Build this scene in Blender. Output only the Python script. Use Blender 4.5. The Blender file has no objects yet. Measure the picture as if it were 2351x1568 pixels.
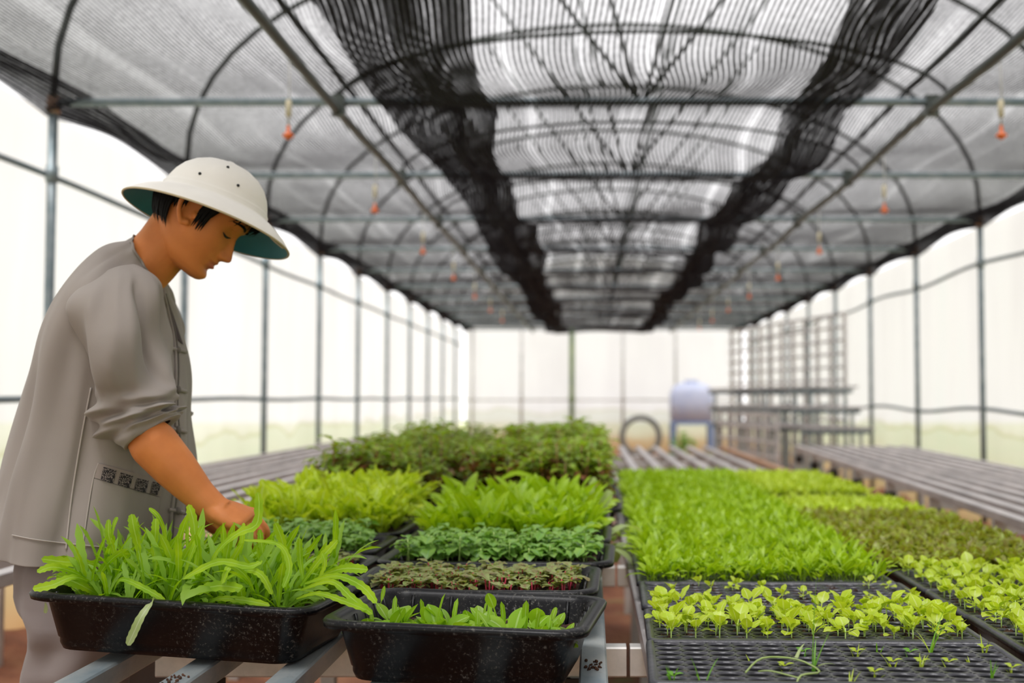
import bpy, math, random
import numpy as np
from mathutils import Vector, Matrix, noise as mnoise
PI = math.pi
sc = bpy.context.scene
COL = sc.collection
random.seed(7)
# ------------------------------------------------------------------ camera, sky, exposure
FPX = 2700.0; CX = 1358.0; CY = 784.0; TH = math.atan(131/FPX); ZC = 1.18
cam = bpy.data.cameras.new('camera'); camo = bpy.data.objects.new('camera', cam); COL.objects.link(camo)
camo.location = (0, 0, ZC); camo.rotation_euler = (PI/2+TH, 0, 0)
cam.sensor_width = 36; cam.lens = 36*FPX/2351; cam.shift_x = (1175.5-CX)/2351
cam.clip_start = 0.05; cam.clip_end = 300
cam.dof.use_dof = True; cam.dof.focus_distance = 1.93; cam.dof.aperture_fstop = 3.0
sc.camera = camo
w = bpy.data.worlds.new('overcast_sky'); sc.world = w; w.use_nodes = True
bg = w.node_tree.nodes['Background']; bg.inputs[0].default_value = (1.0, 0.985, 0.985, 1)
_wt = w.node_tree; _tc = _wt.nodes.new('ShaderNodeTexCoord'); _dp = _wt.nodes.new('ShaderNodeVectorMath'); _dp.operation = 'DOT_PRODUCT'
_wt.links.new(_tc.outputs['Generated'], _dp.inputs[0]); _dp.inputs[1].default_value = (0.05, .97, .22)
_mr = _wt.nodes.new('ShaderNodeMapRange'); _mr.interpolation_type = 'SMOOTHSTEP'; _mr.inputs['From Min'].default_value = .72; _mr.inputs['From Max'].default_value = 1.0
_mr.inputs['To Min'].default_value = 1.05; _mr.inputs['To Max'].default_value = 1.45      # sky brightened low in front of the camera, added as backlight
_wt.links.new(_dp.outputs['Value'], _mr.inputs['Value']); _wt.links.new(_mr.outputs[0], bg.inputs[1])
sun = bpy.data.lights.new('sun', 'SUN'); sun.energy = 7.0; sun.angle = math.radians(25); sun.color = (1, .98, .96)
suno = bpy.data.objects.new('sun', sun); COL.objects.link(suno); suno.rotation_euler = (math.radians(20), math.radians(-6), 0)
sc.view_settings.view_transform = 'Standard'; sc.view_settings.look = 'None'
sc.view_settings.exposure = 0.40; sc.view_settings.gamma = 1.0; sc.view_settings.use_curve_mapping = False
cy = sc.cycles
cy.max_bounces = 7; cy.diffuse_bounces = 3; cy.glossy_bounces = 2; cy.transmission_bounces = 4; cy.transparent_max_bounces = 16
cy.caustics_reflective = False; cy.caustics_refractive = False; cy.sample_clamp_indirect = 6

def W(px, py, Y):
    """photo pixel on the vertical plane at world depth Y"""
    a = (CY-py)/FPX; b = (px-CX)/FPX
    y = math.cos(TH)-a*math.sin(TH); z = math.sin(TH)+a*math.cos(TH)
    s = Y/y
    return Vector((b*s, Y, ZC+z*s))
def WP(p):
    y = p[1]; z = p[2]-ZC
    d = y*math.cos(TH)+z*math.sin(TH); u = -y*math.sin(TH)+z*math.cos(TH)
    return (CX+FPX*p[0]/d, CY-FPX*u/d)

# ------------------------------------------------------------------ materials
def newmat(name):
    m = bpy.data.materials.new(name); m.use_nodes = True
    nt = m.node_tree; nt.nodes.clear()
    out = nt.nodes.new('ShaderNodeOutputMaterial')
    return m, nt, out
def N(nt, t, **kw):
    n = nt.nodes.new(t)
    for k, v in kw.items():
        if k.startswith('i_'):
            n.inputs[k[2:].replace('_', ' ')].default_value = v
        else: setattr(n, k, v)
    return n
def ramp(nt, fac, stops):
    r = nt.nodes.new('ShaderNodeValToRGB'); e = r.color_ramp.elements
    while len(e) < len(stops): e.new(0.5)
    for k, (p, c) in enumerate(stops):
        e[k].position = p; e[k].color = (*c, 1) if len(c) == 3 else c
    nt.links.new(fac, r.inputs[0]); return r
def noise(nt, scale, detail=3, coord='Object', rough=.5, stretch=None):
    tc = nt.nodes.new('ShaderNodeTexCoord'); n = nt.nodes.new('ShaderNodeTexNoise')
    n.inputs['Scale'].default_value = scale; n.inputs['Detail'].default_value = detail; n.inputs['Roughness'].default_value = rough
    src = tc.outputs[coord]
    if stretch:
        mp = nt.nodes.new('ShaderNodeMapping'); mp.inputs['Scale'].default_value = stretch
        nt.links.new(src, mp.inputs[0]); src = mp.outputs[0]
    nt.links.new(src, n.inputs['Vector']); return n.outputs[0]
def math_(nt, op, a, b=None, c=None):
    n = nt.nodes.new('ShaderNodeMath'); n.operation = op
    for k, v in enumerate((a, b, c)):
        if v is None: continue
        if isinstance(v, (int, float)): n.inputs[k].default_value = v
        else: nt.links.new(v, n.inputs[k])
    return n.outputs[0]
def mixrgb(nt, fac, a, b, mode='MIX'):
    n = nt.nodes.new('ShaderNodeMix'); n.data_type = 'RGBA'; n.blend_type = mode
    for s, v in ((n.inputs[0], fac), (n.inputs[6], a), (n.inputs[7], b)):
        if isinstance(v, (int, float)): s.default_value = v
        elif isinstance(v, tuple): s.default_value = (*v, 1) if len(v) == 3 else v
        else: nt.links.new(v, s)
    return n.outputs[2]
def bump(nt, h, strength=.3, dist=.01):
    b = nt.nodes.new('ShaderNodeBump'); b.inputs['Strength'].default_value = strength; b.inputs['Distance'].default_value = dist
    nt.links.new(h, b.inputs['Height']); return b.outputs[0]
def simple(name, c1, c2=None, scale=8, rough=.6, metal=0, bmp=0, bscale=None, stops=(.35, .65), spec=.5, sss=0):
    m, nt, out = newmat(name)
    p = nt.nodes.new('ShaderNodeBsdfPrincipled')
    p.inputs['Roughness'].default_value = rough; p.inputs['Metallic'].default_value = metal
    p.inputs['Specular IOR Level'].default_value = spec
    if c2 is None: c2 = tuple(v*.9 for v in c1)
    r = ramp(nt, noise(nt, scale, 4), [(stops[0], c1), (stops[1], c2)])
    nt.links.new(r.outputs[0], p.inputs['Base Color'])
    if bmp: nt.links.new(bump(nt, noise(nt, bscale or scale*3, 4), bmp), p.inputs['Normal'])
    if sss:
        p.inputs['Subsurface Weight'].default_value = sss; p.inputs['Subsurface Radius'].default_value = (.012, .005, .003); p.inputs['Subsurface Scale'].default_value = 1
    nt.links.new(p.outputs[0], out.inputs[0]); return m

def leaf_mat(name, blade, blade2, rib, under=None, red=0, rough=.38, trans=.45, redc=(.25, .02, .05)):
    """leaf: midrib from UV, per-leaf tone from noise, light passes through the blade"""
    m, nt, out = newmat(name)
    uv = nt.nodes.new('ShaderNodeUVMap'); sp = nt.nodes.new('ShaderNodeSeparateXYZ'); nt.links.new(uv.outputs[0], sp.inputs[0])
    d = math_(nt, 'ABSOLUTE', math_(nt, 'SUBTRACT', sp.outputs[0], .5))
    ribf = math_(nt, 'LESS_THAN', d, .055)
    tone = ramp(nt, noise(nt, 22, 2), [(.35, blade), (.65, blade2)])
    c = mixrgb(nt, math_(nt, 'MULTIPLY', ribf, .75), tone.outputs[0], rib)
    if red:
        rf = ramp(nt, noise(nt, 60, 2), [(.5-red*.25, (0, 0, 0)), (.62, (1, 1, 1))])
        c = mixrgb(nt, math_(nt, 'MULTIPLY', rf.outputs[0], red), c, redc)
    if under:
        g = nt.nodes.new('ShaderNodeNewGeometry')
        c = mixrgb(nt, g.outputs['Backfacing'], c, under)
    p = nt.nodes.new('ShaderNodeBsdfPrincipled'); p.inputs['Roughness'].default_value = rough
    nt.links.new(c, p.inputs['Base Color'])
    t = nt.nodes.new('ShaderNodeBsdfTranslucent')
    tcv = mixrgb(nt, 1.0, c, (1.0, 1.0, .45), 'MULTIPLY'); nt.links.new(tcv, t.inputs[0])
    mx = nt.nodes.new('ShaderNodeMixShader'); mx.inputs[0].default_value = trans
    nt.links.new(p.outputs[0], mx.inputs[1]); nt.links.new(t.outputs[0], mx.inputs[2]); nt.links.new(mx.outputs[0], out.inputs[0])
    return m

M = {}
M['tongue'] = leaf_mat('leaf_tongue', (.29, .54, .008), (.48, .72, .014), (.52, .76, .14), under=(.32, .54, .05), rough=.55)
M['spoon'] = leaf_mat('leaf_spoon', (.27, .50, .02), (.38, .60, .035), (.55, .75, .25))
M['redleaf'] = leaf_mat('leaf_red', (.32, .44, .12), (.48, .56, .22), (.40, .14, .12), red=.45)
M['amared'] = leaf_mat('leaf_redbrown', (.22, .06, .04), (.34, .20, .05), (.40, .10, .10))
M['mint'] = leaf_mat('leaf_mint', (.20, .42, .06), (.38, .60, .13), (.25, .5, .18), trans=.35)
M['lettuce'] = leaf_mat('leaf_lettuce', (.52, .68, .02), (.70, .84, .05), (.75, .88, .35))
M['amaranth'] = leaf_mat('leaf_amaranth', (.20, .44, .03), (.44, .66, .06), (.32, .25, .10), red=.5, redc=(.22, .05, .03))
M['seedling'] = leaf_mat('leaf_seedling', (.50, .66, .02), (.66, .80, .07), (.75, .85, .3))
M['dense'] = leaf_mat('leaf_dense', (.34, .54, .008), (.46, .66, .015), (.5, .7, .1))
M['olive'] = leaf_mat('leaf_olive', (.36, .50, .03), (.52, .62, .06), (.4, .4, .15), red=.6, redc=(.22, .09, .07))
M['pale'] = leaf_mat('leaf_pale', (.45, .58, .2), (.55, .66, .3), (.7, .78, .5))
M['grass'] = leaf_mat('grass_blade', (.16, .45, .03), (.26, .55, .05), (.3, .6, .1))
M['redstem'] = simple('stem_red', (.55, .03, .08), (.35, .02, .05), 30, .5)
M['greenstem'] = simple('stem_green', (.50, .66, .22), (.38, .55, .12), 30, .5)
M['brownstem'] = simple('stem_brownred', (.26, .06, .03), (.30, .22, .07), 30, .5)
M['soil'] = simple('potting_soil', (.030, .014, .008), (.075, .032, .018), 60, .95, bmp=1, bscale=140)
M['clod'] = simple('soil_crumb', (.05, .022, .012), (.12, .05, .025), 60, .95)
def floor_mat():
    m, nt, out = newmat('red_earth')
    p = nt.nodes.new('ShaderNodeBsdfPrincipled'); p.inputs['Roughness'].default_value = .95
    a = ramp(nt, noise(nt, 2.2, 6, rough=.65), [(.30, (.115, .040, .020)), (.5, (.235, .085, .042)), (.72, (.36, .17, .085))])
    g = ramp(nt, noise(nt, 3.1, 5), [(.60, (0, 0, 0)), (.72, (1, 1, 1))])
    c = mixrgb(nt, math_(nt, 'MULTIPLY', g.outputs[0], .6), a.outputs[0], (.16, .20, .05))
    nt.links.new(c, p.inputs['Base Color']); nt.links.new(bump(nt, noise(nt, 25, 6), .8, .02), p.inputs['Normal'])
    nt.links.new(p.outputs[0], out.inputs[0]); return m
M['floor'] = floor_mat()
M['ground'] = simple('outside_grass', (.22, .30, .10), (.36, .34, .18), .8, .95)
def tray_mat():
    m, nt, out = newmat('black_plastic_dusty')
    p = nt.nodes.new('ShaderNodeBsdfPrincipled')
    d1 = ramp(nt, noise(nt, 170, 5, rough=.8), [(.56, (0, 0, 0)), (.63, (1, 1, 1))])
    d2 = ramp(nt, noise(nt, 7, 4), [(.42, (.05, .05, .05)), (.7, (1, 1, 1))])
    d3 = ramp(nt, noise(nt, 18, 5, stretch=(1, 1, .25)), [(.5, (0, 0, 0)), (.85, (.30, .30, .30))])
    f = math_(nt, 'ADD', math_(nt, 'MULTIPLY', d1.outputs[0], d2.outputs[0]), math_(nt, 'MULTIPLY', d3.outputs[0], .12))
    c = mixrgb(nt, math_(nt, 'MINIMUM', math_(nt, 'MULTIPLY', f, .8), 1.0), (.0022, .0022, .003), (.20, .19, .17))
    nt.links.new(c, p.inputs['Base Color'])
    nt.links.new(math_(nt, 'ADD', math_(nt, 'MULTIPLY', f, .4), .34), p.inputs['Roughness'])
    nt.links.new(bump(nt, noise(nt, 40, 3), .12, .002), p.inputs['Normal'])
    p.inputs['Specular IOR Level'].default_value = .25
    nt.links.new(p.outputs[0], out.inputs[0]); return m
M['tray'] = tray_mat()
M['cup'] = simple('shaded_cell_plastic', (.006, .006, .008), (.012, .012, .014), 30, .5, spec=.25)  # same plastic as the plate, darkened to paint shade into the cells
M['cell'] = simple('cell_tray_plastic', (.030, .030, .038), (.055, .054, .062), 30, .33, bmp=.1, spec=.5)
def steel(name, c1, c2, rust=.0, metal=.35):
    m, nt, out = newmat(name)
    p = nt.nodes.new('ShaderNodeBsdfPrincipled'); p.inputs['Metallic'].default_value = metal; p.inputs['Roughness'].default_value = .45
    a = ramp(nt, noise(nt, 9, 5, rough=.65, stretch=(1, .35, 1)), [(.35, c1), (.62, c2)])
    s = ramp(nt, noise(nt, 30, 5, rough=.7), [(.62, (0, 0, 0)), (.72, (1, 1, 1))])
    c = mixrgb(nt, math_(nt, 'MULTIPLY', s.outputs[0], .55), a.outputs[0], (.10, .07, .05))
    nt.links.new(c, p.inputs['Base Color']); nt.links.new(p.outputs[0], out.inputs[0]); return m
M['steel'] = steel('galvanised_slat', (.24, .31, .35), (.50, .52, .50))
M['steelpale'] = steel('galvanised_pale', (.42, .42, .40), (.60, .57, .54), metal=.15)
M['pipe'] = steel('galvanised_pipe', (.15, .20, .22), (.25, .29, .31))
M['pipedark'] = steel('purlin_pipe', (.045, .055, .05), (.085, .095, .085))
M['slatpale'] = steel('galvanised_slat_pale', (.36, .34, .34), (.56, .52, .51), metal=.1)
M['rust'] = simple('rusty_steel', (.35, .17, .09), (.5, .33, .22), 30, .8)
M['bracket'] = simple('dark_bracket', (.025, .02, .015), None, 20, .8)
def film_mat(name, walls=True, trans=.22):
    m, nt, out = newmat(name)
    g = nt.nodes.new('ShaderNodeNewGeometry'); sp = nt.nodes.new('ShaderNodeSeparateXYZ'); nt.links.new(g.outputs['Position'], sp.inputs[0])
    streak = noise(nt, 1.4, 5, stretch=(1, 1, .25), rough=.6)
    base = ramp(nt, streak, ([(.3, (.70, .665, .73)), (.55, (.76, .73, .795)), (.75, (.73, .725, .785))] if walls else [(.3, (.60, .60, .615)), (.7, (.76, .76, .775))]))
    c = base.outputs[0]
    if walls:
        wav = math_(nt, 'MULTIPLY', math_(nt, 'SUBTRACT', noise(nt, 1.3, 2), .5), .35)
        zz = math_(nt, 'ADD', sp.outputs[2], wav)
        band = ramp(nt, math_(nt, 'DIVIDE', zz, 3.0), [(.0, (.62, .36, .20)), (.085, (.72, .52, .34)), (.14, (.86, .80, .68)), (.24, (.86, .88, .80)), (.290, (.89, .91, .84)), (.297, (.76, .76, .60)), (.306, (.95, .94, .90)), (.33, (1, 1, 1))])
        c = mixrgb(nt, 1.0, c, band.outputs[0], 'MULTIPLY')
    t = nt.nodes.new('ShaderNodeBsdfTranslucent'); nt.links.new(c, t.inputs[0])
    tr = nt.nodes.new('ShaderNodeBsdfTransparent'); nt.links.new(c, tr.inputs[0])
    df = nt.nodes.new('ShaderNodeBsdfDiffuse'); nt.links.new(c, df.inputs[0])
    a = nt.nodes.new('ShaderNodeMixShader'); a.inputs[0].default_value = .22
    nt.links.new(t.outputs[0], a.inputs[1]); nt.links.new(df.outputs[0], a.inputs[2])
    b = nt.nodes.new('ShaderNodeMixShader'); b.inputs[0].default_value = trans
    nt.links.new(a.outputs[0], b.inputs[1]); nt.links.new(tr.outputs[0], b.inputs[2]); nt.links.new(b.outputs[0], out.inputs[0])
    return m
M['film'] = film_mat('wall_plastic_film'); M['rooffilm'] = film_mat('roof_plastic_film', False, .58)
def net_mat(name, tau, pitch=.0165, bands=.3, col=(.055, .053, .062), floor_=0.0):
    """knitted shade net: threads along the house, optical depth grows when seen at a grazing angle as in a real knit"""
    m, nt, out = newmat(name)
    g = nt.nodes.new('ShaderNodeNewGeometry')
    tc = nt.nodes.new('ShaderNodeTexCoord'); sp = nt.nodes.new('ShaderNodeSeparateXYZ'); nt.links.new(tc.outputs['UV'], sp.inputs[0])
    dot = nt.nodes.new('ShaderNodeVectorMath'); dot.operation = 'DOT_PRODUCT'
    nt.links.new(g.outputs['Incoming'], dot.inputs[0]); nt.links.new(g.outputs['Normal'], dot.inputs[1])
    s = math_(nt, 'MAXIMUM', math_(nt, 'ABSOLUTE', dot.outputs['Value']), .045)
    # UV is metres: u across, v along
    st = math_(nt, 'SINE', math_(nt, 'MULTIPLY', sp.outputs[0], 2*PI/pitch))
    st = math_(nt, 'ADD', math_(nt, 'MULTIPLY', st, .82), 1.0)
    # broad lighter bands where threads run open
    nb = nt.nodes.new('ShaderNodeTexNoise'); nb.inputs['Scale'].default_value = 1.0; nb.inputs['Detail'].default_value = 3
    mp = nt.nodes.new('ShaderNodeMapping'); mp.inputs['Scale'].default_value = (9, .12, 1)
    nt.links.new(tc.outputs['UV'], mp.inputs[0]); nt.links.new(mp.outputs[0], nb.inputs['Vector'])
    bd = ramp(nt, nb.outputs[0], [(.37, (.25, .25, .25)), (.44, (.9, .9, .9)), (.62, (1.15, 1.15, 1.15)), (.70, (1.6, 1.6, 1.6))])
    nf = nt.nodes.new('ShaderNodeTexNoise'); nf.inputs['Scale'].default_value = 1.0; nf.inputs['Detail'].default_value = 2
    mp2 = nt.nodes.new('ShaderNodeMapping'); mp2.inputs['Scale'].default_value = (50, 22, 1)
    nt.links.new(tc.outputs['UV'], mp2.inputs[0]); nt.links.new(mp2.outputs[0], nf.inputs['Vector'])
    fine = math_(nt, 'ADD', math_(nt, 'MULTIPLY', nf.outputs[0], 1.3), .35)
    bmix = math_(nt, 'ADD', math_(nt, 'MULTIPLY', bd.outputs[0], bands), 1-bands)
    tl = math_(nt, 'MULTIPLY', math_(nt, 'MULTIPLY', math_(nt, 'MULTIPLY', st, bmix), fine), tau)
    T = math_(nt, 'EXPONENT', math_(nt, 'MULTIPLY', math_(nt, 'DIVIDE', tl, s), -1.0))
    op = math_(nt, 'SUBTRACT', 1.0, math_(nt, 'MULTIPLY', T, 1-floor_))
    df = nt.nodes.new('ShaderNodeBsdfDiffuse'); df.inputs[0].default_value = (*col, 1)
    tr = nt.nodes.new('ShaderNodeBsdfTransparent')
    mx = nt.nodes.new('ShaderNodeMixShader'); nt.links.new(op, mx.inputs[0]); nt.links.new(tr.outputs[0], mx.inputs[1]); nt.links.new(df.outputs[0], mx.inputs[2])
    nt.links.new(mx.outputs[0], out.inputs[0]); return m
M['netside'] = net_mat('shade_net_side', .40, .020, .45, (.035, .034, .042))
M['netmid'] = net_mat('shade_net_middle', .46, .023, .8, (.035, .035, .04))
M['nethem'] = net_mat('shade_net_folded', 1.3, .026, .5, (.022, .021, .026), .0)
def cloth_mat(name, c1, c2, sc_=5):
    m, nt, out = newmat(name)
    p = nt.nodes.new('ShaderNodeBsdfPrincipled'); p.inputs['Roughness'].default_value = .85; p.inputs['Specular IOR Level'].default_value = .15
    r = ramp(nt, noise(nt, sc_, 3), [(.3, c1), (.7, c2)]); nt.links.new(r.outputs[0], p.inputs['Base Color'])
    p.inputs['Sheen Weight'].default_value = .15
    nt.links.new(bump(nt, noise(nt, 700, 2), .12, .001), p.inputs['Normal']); nt.links.new(p.outputs[0], out.inputs[0]); return m
M['shirt'] = cloth_mat('grey_cotton', (.265, .232, .208), (.305, .268, .242))
M['trouser'] = cloth_mat('grey_trouser_cotton', (.215, .182, .175), (.25, .213, .205))
M['shirtdark'] = cloth_mat('dark_undershirt', (.03, .012, .014), (.045, .02, .02))
M['band'] = cloth_mat('pocket_band_cotton', (.26, .22, .20), (.30, .25, .22))
M['stitch'] = cloth_mat('seam_thread', (.42, .38, .34), (.45, .4, .36))
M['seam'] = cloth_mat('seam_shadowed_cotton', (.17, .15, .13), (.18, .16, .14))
def embroid():
    m, nt, out = newmat('embroidered_square')
    p = nt.nodes.new('ShaderNodeBsdfPrincipled'); p.inputs['Roughness'].default_value = .9
    tc = nt.nodes.new('ShaderNodeTexCoord'); v = nt.nodes.new('ShaderNodeTexVoronoi'); v.inputs['Scale'].default_value = 9; v.feature = 'DISTANCE_TO_EDGE'
    nt.links.new(tc.outputs['UV'], v.inputs['Vector'])
    r = ramp(nt, v.outputs['Distance'], [(.09, (.012, .01, .012)), (.17, (.30, .25, .23))]); r.color_ramp.interpolation = 'CONSTANT'
    nt.links.new(r.outputs[0], p.inputs['Base Color']); nt.links.new(p.outputs[0], out.inputs[0]); return m
M['embroid'] = embroid()
M['hat'] = simple('hat_cream', (.80, .77, .71), (.74, .71, .65), 12, .8, bmp=.03)
M['teal'] = simple('brim_teal', (.012, .15, .19), (.016, .18, .22), 20, .7)
M['tan'] = simple('piping_tan', (.50, .42, .27), None, 20, .7)
M['hair'] = simple('hair_black', (.003, .0025, .0025), (.006, .005, .0045), 60, .6, spec=.12)
M['black'] = simple('vent_black', (.01, .01, .01), None, 20, .6)
M['sandal'] = simple('rubber_sandal', (.03, .03, .035), None, 20, .7)
M['orange'] = simple('orange_plastic', (.75, .12, .015), (.8, .2, .03), 30, .4)
M['creamp'] = simple('cream_plastic', (.62, .55, .38), None, 30, .5)
M['line'] = simple('pale_hose', (.45, .44, .40), None, 30, .6)
M['tyre'] = simple('grey_rubber', (.16, .17, .16), (.22, .22, .21), 10, .8)
M['bluew'] = simple('pale_blue_plastic', (.52, .58, .80), (.62, .66, .84), 4, .5)
M['blue'] = simple('blue_plastic', (.25, .36, .62), None, 4, .5)
M['mosspost'] = simple('mossy_post', (.10, .18, .05), (.22, .30, .08), 3, .8)
# ------------------------------------------------------------------ mesh builder
class MB:
    def __init__(s): s.v = []; s.f = []; s.uv = []; s.mi = []
    def add(s, vs, fs, uvs=None, mi=0):
        o = len(s.v); s.v.extend([tuple(v) for v in vs])
        for k, f in enumerate(fs):
            s.f.append([i+o for i in f]); s.mi.append(mi)
            s.uv.append([uvs[i] for i in f] if uvs is not None else [(0.2, 0)]*len(f))
    def box(s, x0, x1, y0, y1, z0, z1, mi=0):
        vs = [(x, y, z) for z in (z0, z1) for y in (y0, y1) for x in (x0, x1)]
        s.add(vs, [(0, 2, 3, 1), (4, 5, 7, 6), (0, 1, 5, 4), (2, 6, 7, 3), (0, 4, 6, 2), (1, 3, 7, 5)], mi=mi)
    def bar(s, x0, x1, y0, y1, z0, z1, b=.004, mi=0):
        """box with chamfered long edges along its longest axis"""
        d = (x1-x0, y1-y0, z1-z0); ax = d.index(max(d)); lo = (x0, y0, z0); hi = (x1, y1, z1)
        p, q = [k for k in range(3) if k != ax]
        prof = [(lo[p]+b, lo[q]), (hi[p]-b, lo[q]), (hi[p], lo[q]+b), (hi[p], hi[q]-b), (hi[p]-b, hi[q]), (lo[p]+b, hi[q]), (lo[p], hi[q]-b), (lo[p], lo[q]+b)]
        vs = []
        for e in (lo[ax], hi[ax]):
            for a_, b_ in prof:
                v = [0, 0, 0]; v[ax] = e; v[p] = a_; v[q] = b_; vs.append(tuple(v))
        s.add(vs, [(k, (k+1) % 8, 8+(k+1) % 8, 8+k) for k in range(8)]+[tuple(range(7, -1, -1)), tuple(range(8, 16))], mi=mi)
    def tube(s, pts, rad, n=10, cap=True, mi=0, flat=None):
        """round tube through the points; rad a number or a list; flat=(axis vector, factor) squashes the section"""
        pts = [Vector(p) for p in pts]
        if isinstance(rad, (int, float)): rad = [rad]*len(pts)
        vs = []; nrm = None
        for i, p in enumerate(pts):
            t = (pts[min(i+1, len(pts)-1)]-pts[max(i-1, 0)]).normalized()
            if nrm is None:
                nrm = t.orthogonal().normalized() if abs(t.z) > .9 else t.cross(Vector((0, 0, 1))).normalized()
            nrm = (nrm-t*nrm.dot(t)).normalized(); bi = t.cross(nrm)
            for k in range(n):
                a = 2*PI*k/n; d = (nrm*math.cos(a)+bi*math.sin(a))*rad[i]
                if flat: d -= flat[0]*d.dot(flat[0])*(1-flat[1])
                vs.append(p+d)
        fs = [(i*n+k, i*n+(k+1) % n, (i+1)*n+(k+1) % n, (i+1)*n+k) for i in range(len(pts)-1) for k in range(n)]
        if cap: fs += [tuple(range(n-1, -1, -1)), tuple(range((len(pts)-1)*n, len(pts)*n))]
        s.add(vs, fs, mi=mi)
    def rings(s, rings, close=True, caps=(True, True), mi=0, uvs=None):
        n = len(rings[0]); vs = [v for r in rings for v in r]
        m = n if close else n-1
        fs = [(i*n+k, i*n+(k+1) % n, (i+1)*n+(k+1) % n, (i+1)*n+k) for i in range(len(rings)-1) for k in range(m)]
        if caps[0]: fs.append(tuple(range(n-1, -1, -1)))
        if caps[1]: fs.append(tuple(range((len(rings)-1)*n, len(rings)*n)))
        s.add(vs, fs, uvs=uvs, mi=mi)
    def ball(s, c, r, n=10, m=8, mi=0):
        c = Vector(c)
        if isinstance(r, (int, float)): r = (r, r, r)
        rg = []
        for i in range(m+1):
            a = PI*(i+.001)/(m+.002)
            rg.append([(c.x+r[0]*math.sin(a)*math.cos(2*PI*k/n), c.y+r[1]*math.sin(a)*math.sin(2*PI*k/n), c.z-r[2]*math.cos(a)) for k in range(n)])
        s.rings(rg, mi=mi)
    def leaf(s, base, az, L, Wd, e0=70, bend=60, shape='tongue', tooth=.0, fold=.25, segs=9, roll=0, twist=0, mi=0, ruf=0, rnd=random):
        """curved blade: e0 start elevation, bend total downward turn (deg)"""
        base = Vector(base); h = Vector((math.cos(az), math.sin(az), 0)); side = Vector((-math.sin(az), math.cos(az), 0))
        p = base.copy(); vs = []; uvs = []; ph = rnd.random()*6
        for i in range(segs+1):
            t = i/segs; el = math.radians(e0-bend*(t**1.35)); d = h*math.cos(el)+Vector((0, 0, 1))*math.sin(el)
            if i: p = p+d*(L/segs)
            up = d.cross(side); up = -up if up.z < 0 and e0 < 100 else up
            if shape == 'tongue': wv = (min(1, .28+t*1.5)*(1-max(0, (t-.72)/.28)**2.2)**.5 if t < 1 else .05)
            elif shape == 'spoon': wv = .10 if t < .38 else max(.05, math.sin(PI*min(1, (t-.38)/.62*.86+.14))**.7)
            elif shape == 'oval': wv = .08 if t < .2 else max(.04, math.sin(PI*((t-.2)/.8*.9+.08))**.8)
            elif shape == 'blade': wv = (1-t)**.6+.03
            else: wv = max(.05, math.sin(PI*(t*.92+.06))**.6)
            wd = Wd*.5*wv
            if tooth and 0 < i < segs: wd *= (1+tooth) if i % 2 else (1-tooth)
            ra = roll+twist*t; sd = side*math.cos(ra)+up*math.sin(ra); u2 = up*math.cos(ra)-side*math.sin(ra)
            r1 = ruf*Wd*math.sin(i*2.1+ph); r2 = ruf*Wd*math.sin(i*2.4+ph+2)
            vs += [p-sd*wd+u2*(fold*wd+r1), p, p+sd*wd+u2*(fold*wd+r2)]
            uvs += [(0, t), (.5, t), (1, t)]
        fs = []
        for i in range(segs):
            a = i*3; fs += [(a, a+1, a+4, a+3), (a+1, a+2, a+5, a+4)]
        # split mid column so the thin midrib shows: UV is continuous, shader cuts it
        s.add(vs, fs, uvs, mi)
    def path_leaf(s, pts, Wd, normal=(0, -1, 0), tooth=.12, segs=14, mi=0, fold=.2, spoon=False):
        """blade along an explicit path (Catmull-Rom), face towards normal"""
        P = catmull([Vector(p) for p in pts], segs); nv = Vector(normal).normalized(); vs = []; uvs = []
        n = len(P)-1
        for i, p in enumerate(P):
            t = i/n; d = (P[min(i+1, n)]-P[max(i-1, 0)]).normalized(); sd = d.cross(nv).normalized()
            wv = min(1, .25+t*1.3)*math.sqrt(max(.004, 1-max(0, (t-.75)/.25)**2.2))
            if spoon: wv = .14 if t < .35 else max(.06, math.sin(PI*((t-.35)/.65*.9+.08))**.7)
            wd = Wd*.5*wv*((1+tooth) if i % 2 else (1-tooth))
            u = sd.cross(d).normalized()
            vs += [p-sd*wd+u*fold*wd, p, p+sd*wd+u*fold*wd]; uvs += [(0, t), (.5, t), (1, t)]
        fs = []
        for i in range(n):
            a = i*3; fs += [(a, a+1, a+4, a+3), (a+1, a+2, a+5, a+4)]
        s.add(vs, fs, uvs, mi)
    def mesh(s, name, mats, smooth=True):
        me = bpy.data.meshes.new(name); me.from_pydata(s.v, [], s.f)
        for m_ in (mats if isinstance(mats, (list, tuple)) else [mats]): me.materials.append(M[m_])
        uvl = me.uv_layers.new(name='UVMap')
        flat = [c for f in s.uv for uv in f for c in uv]
        uvl.data.foreach_set('uv', flat)
        me.polygons.foreach_set('material_index', s.mi)
        me.polygons.foreach_set('use_smooth', [smooth]*len(me.polygons))
        me.update(); return me
    def build(s, name, mats, parent=None, smooth=True, loc=None):
        o = bpy.data.objects.new(name, s.mesh(name, mats, smooth)); COL.objects.link(o)
        if parent: o.parent = parent
        if loc is not None: o.location = loc
        return o
def catmull(P, segs):
    n = len(P)-1; out = []
    for i in range(segs+1):
        t = i/segs*n; k = min(int(t), n-1); u = t-k
        p0, p1, p2, p3 = P[max(k-1, 0)], P[k], P[k+1], P[min(k+2, n)]
        out.append(.5*((2*p1)+(p2-p0)*u+(2*p0-5*p1+4*p2-p3)*u*u+(3*p1-p0-3*p2+p3)*u*u*u))
    return out
def tag(o, label=None, cat=None, group=None, kind=None):
    if label: o['label'] = label
    if cat: o['category'] = cat
    if group: o['group'] = group
    if kind: o['kind'] = kind
    return o
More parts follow.
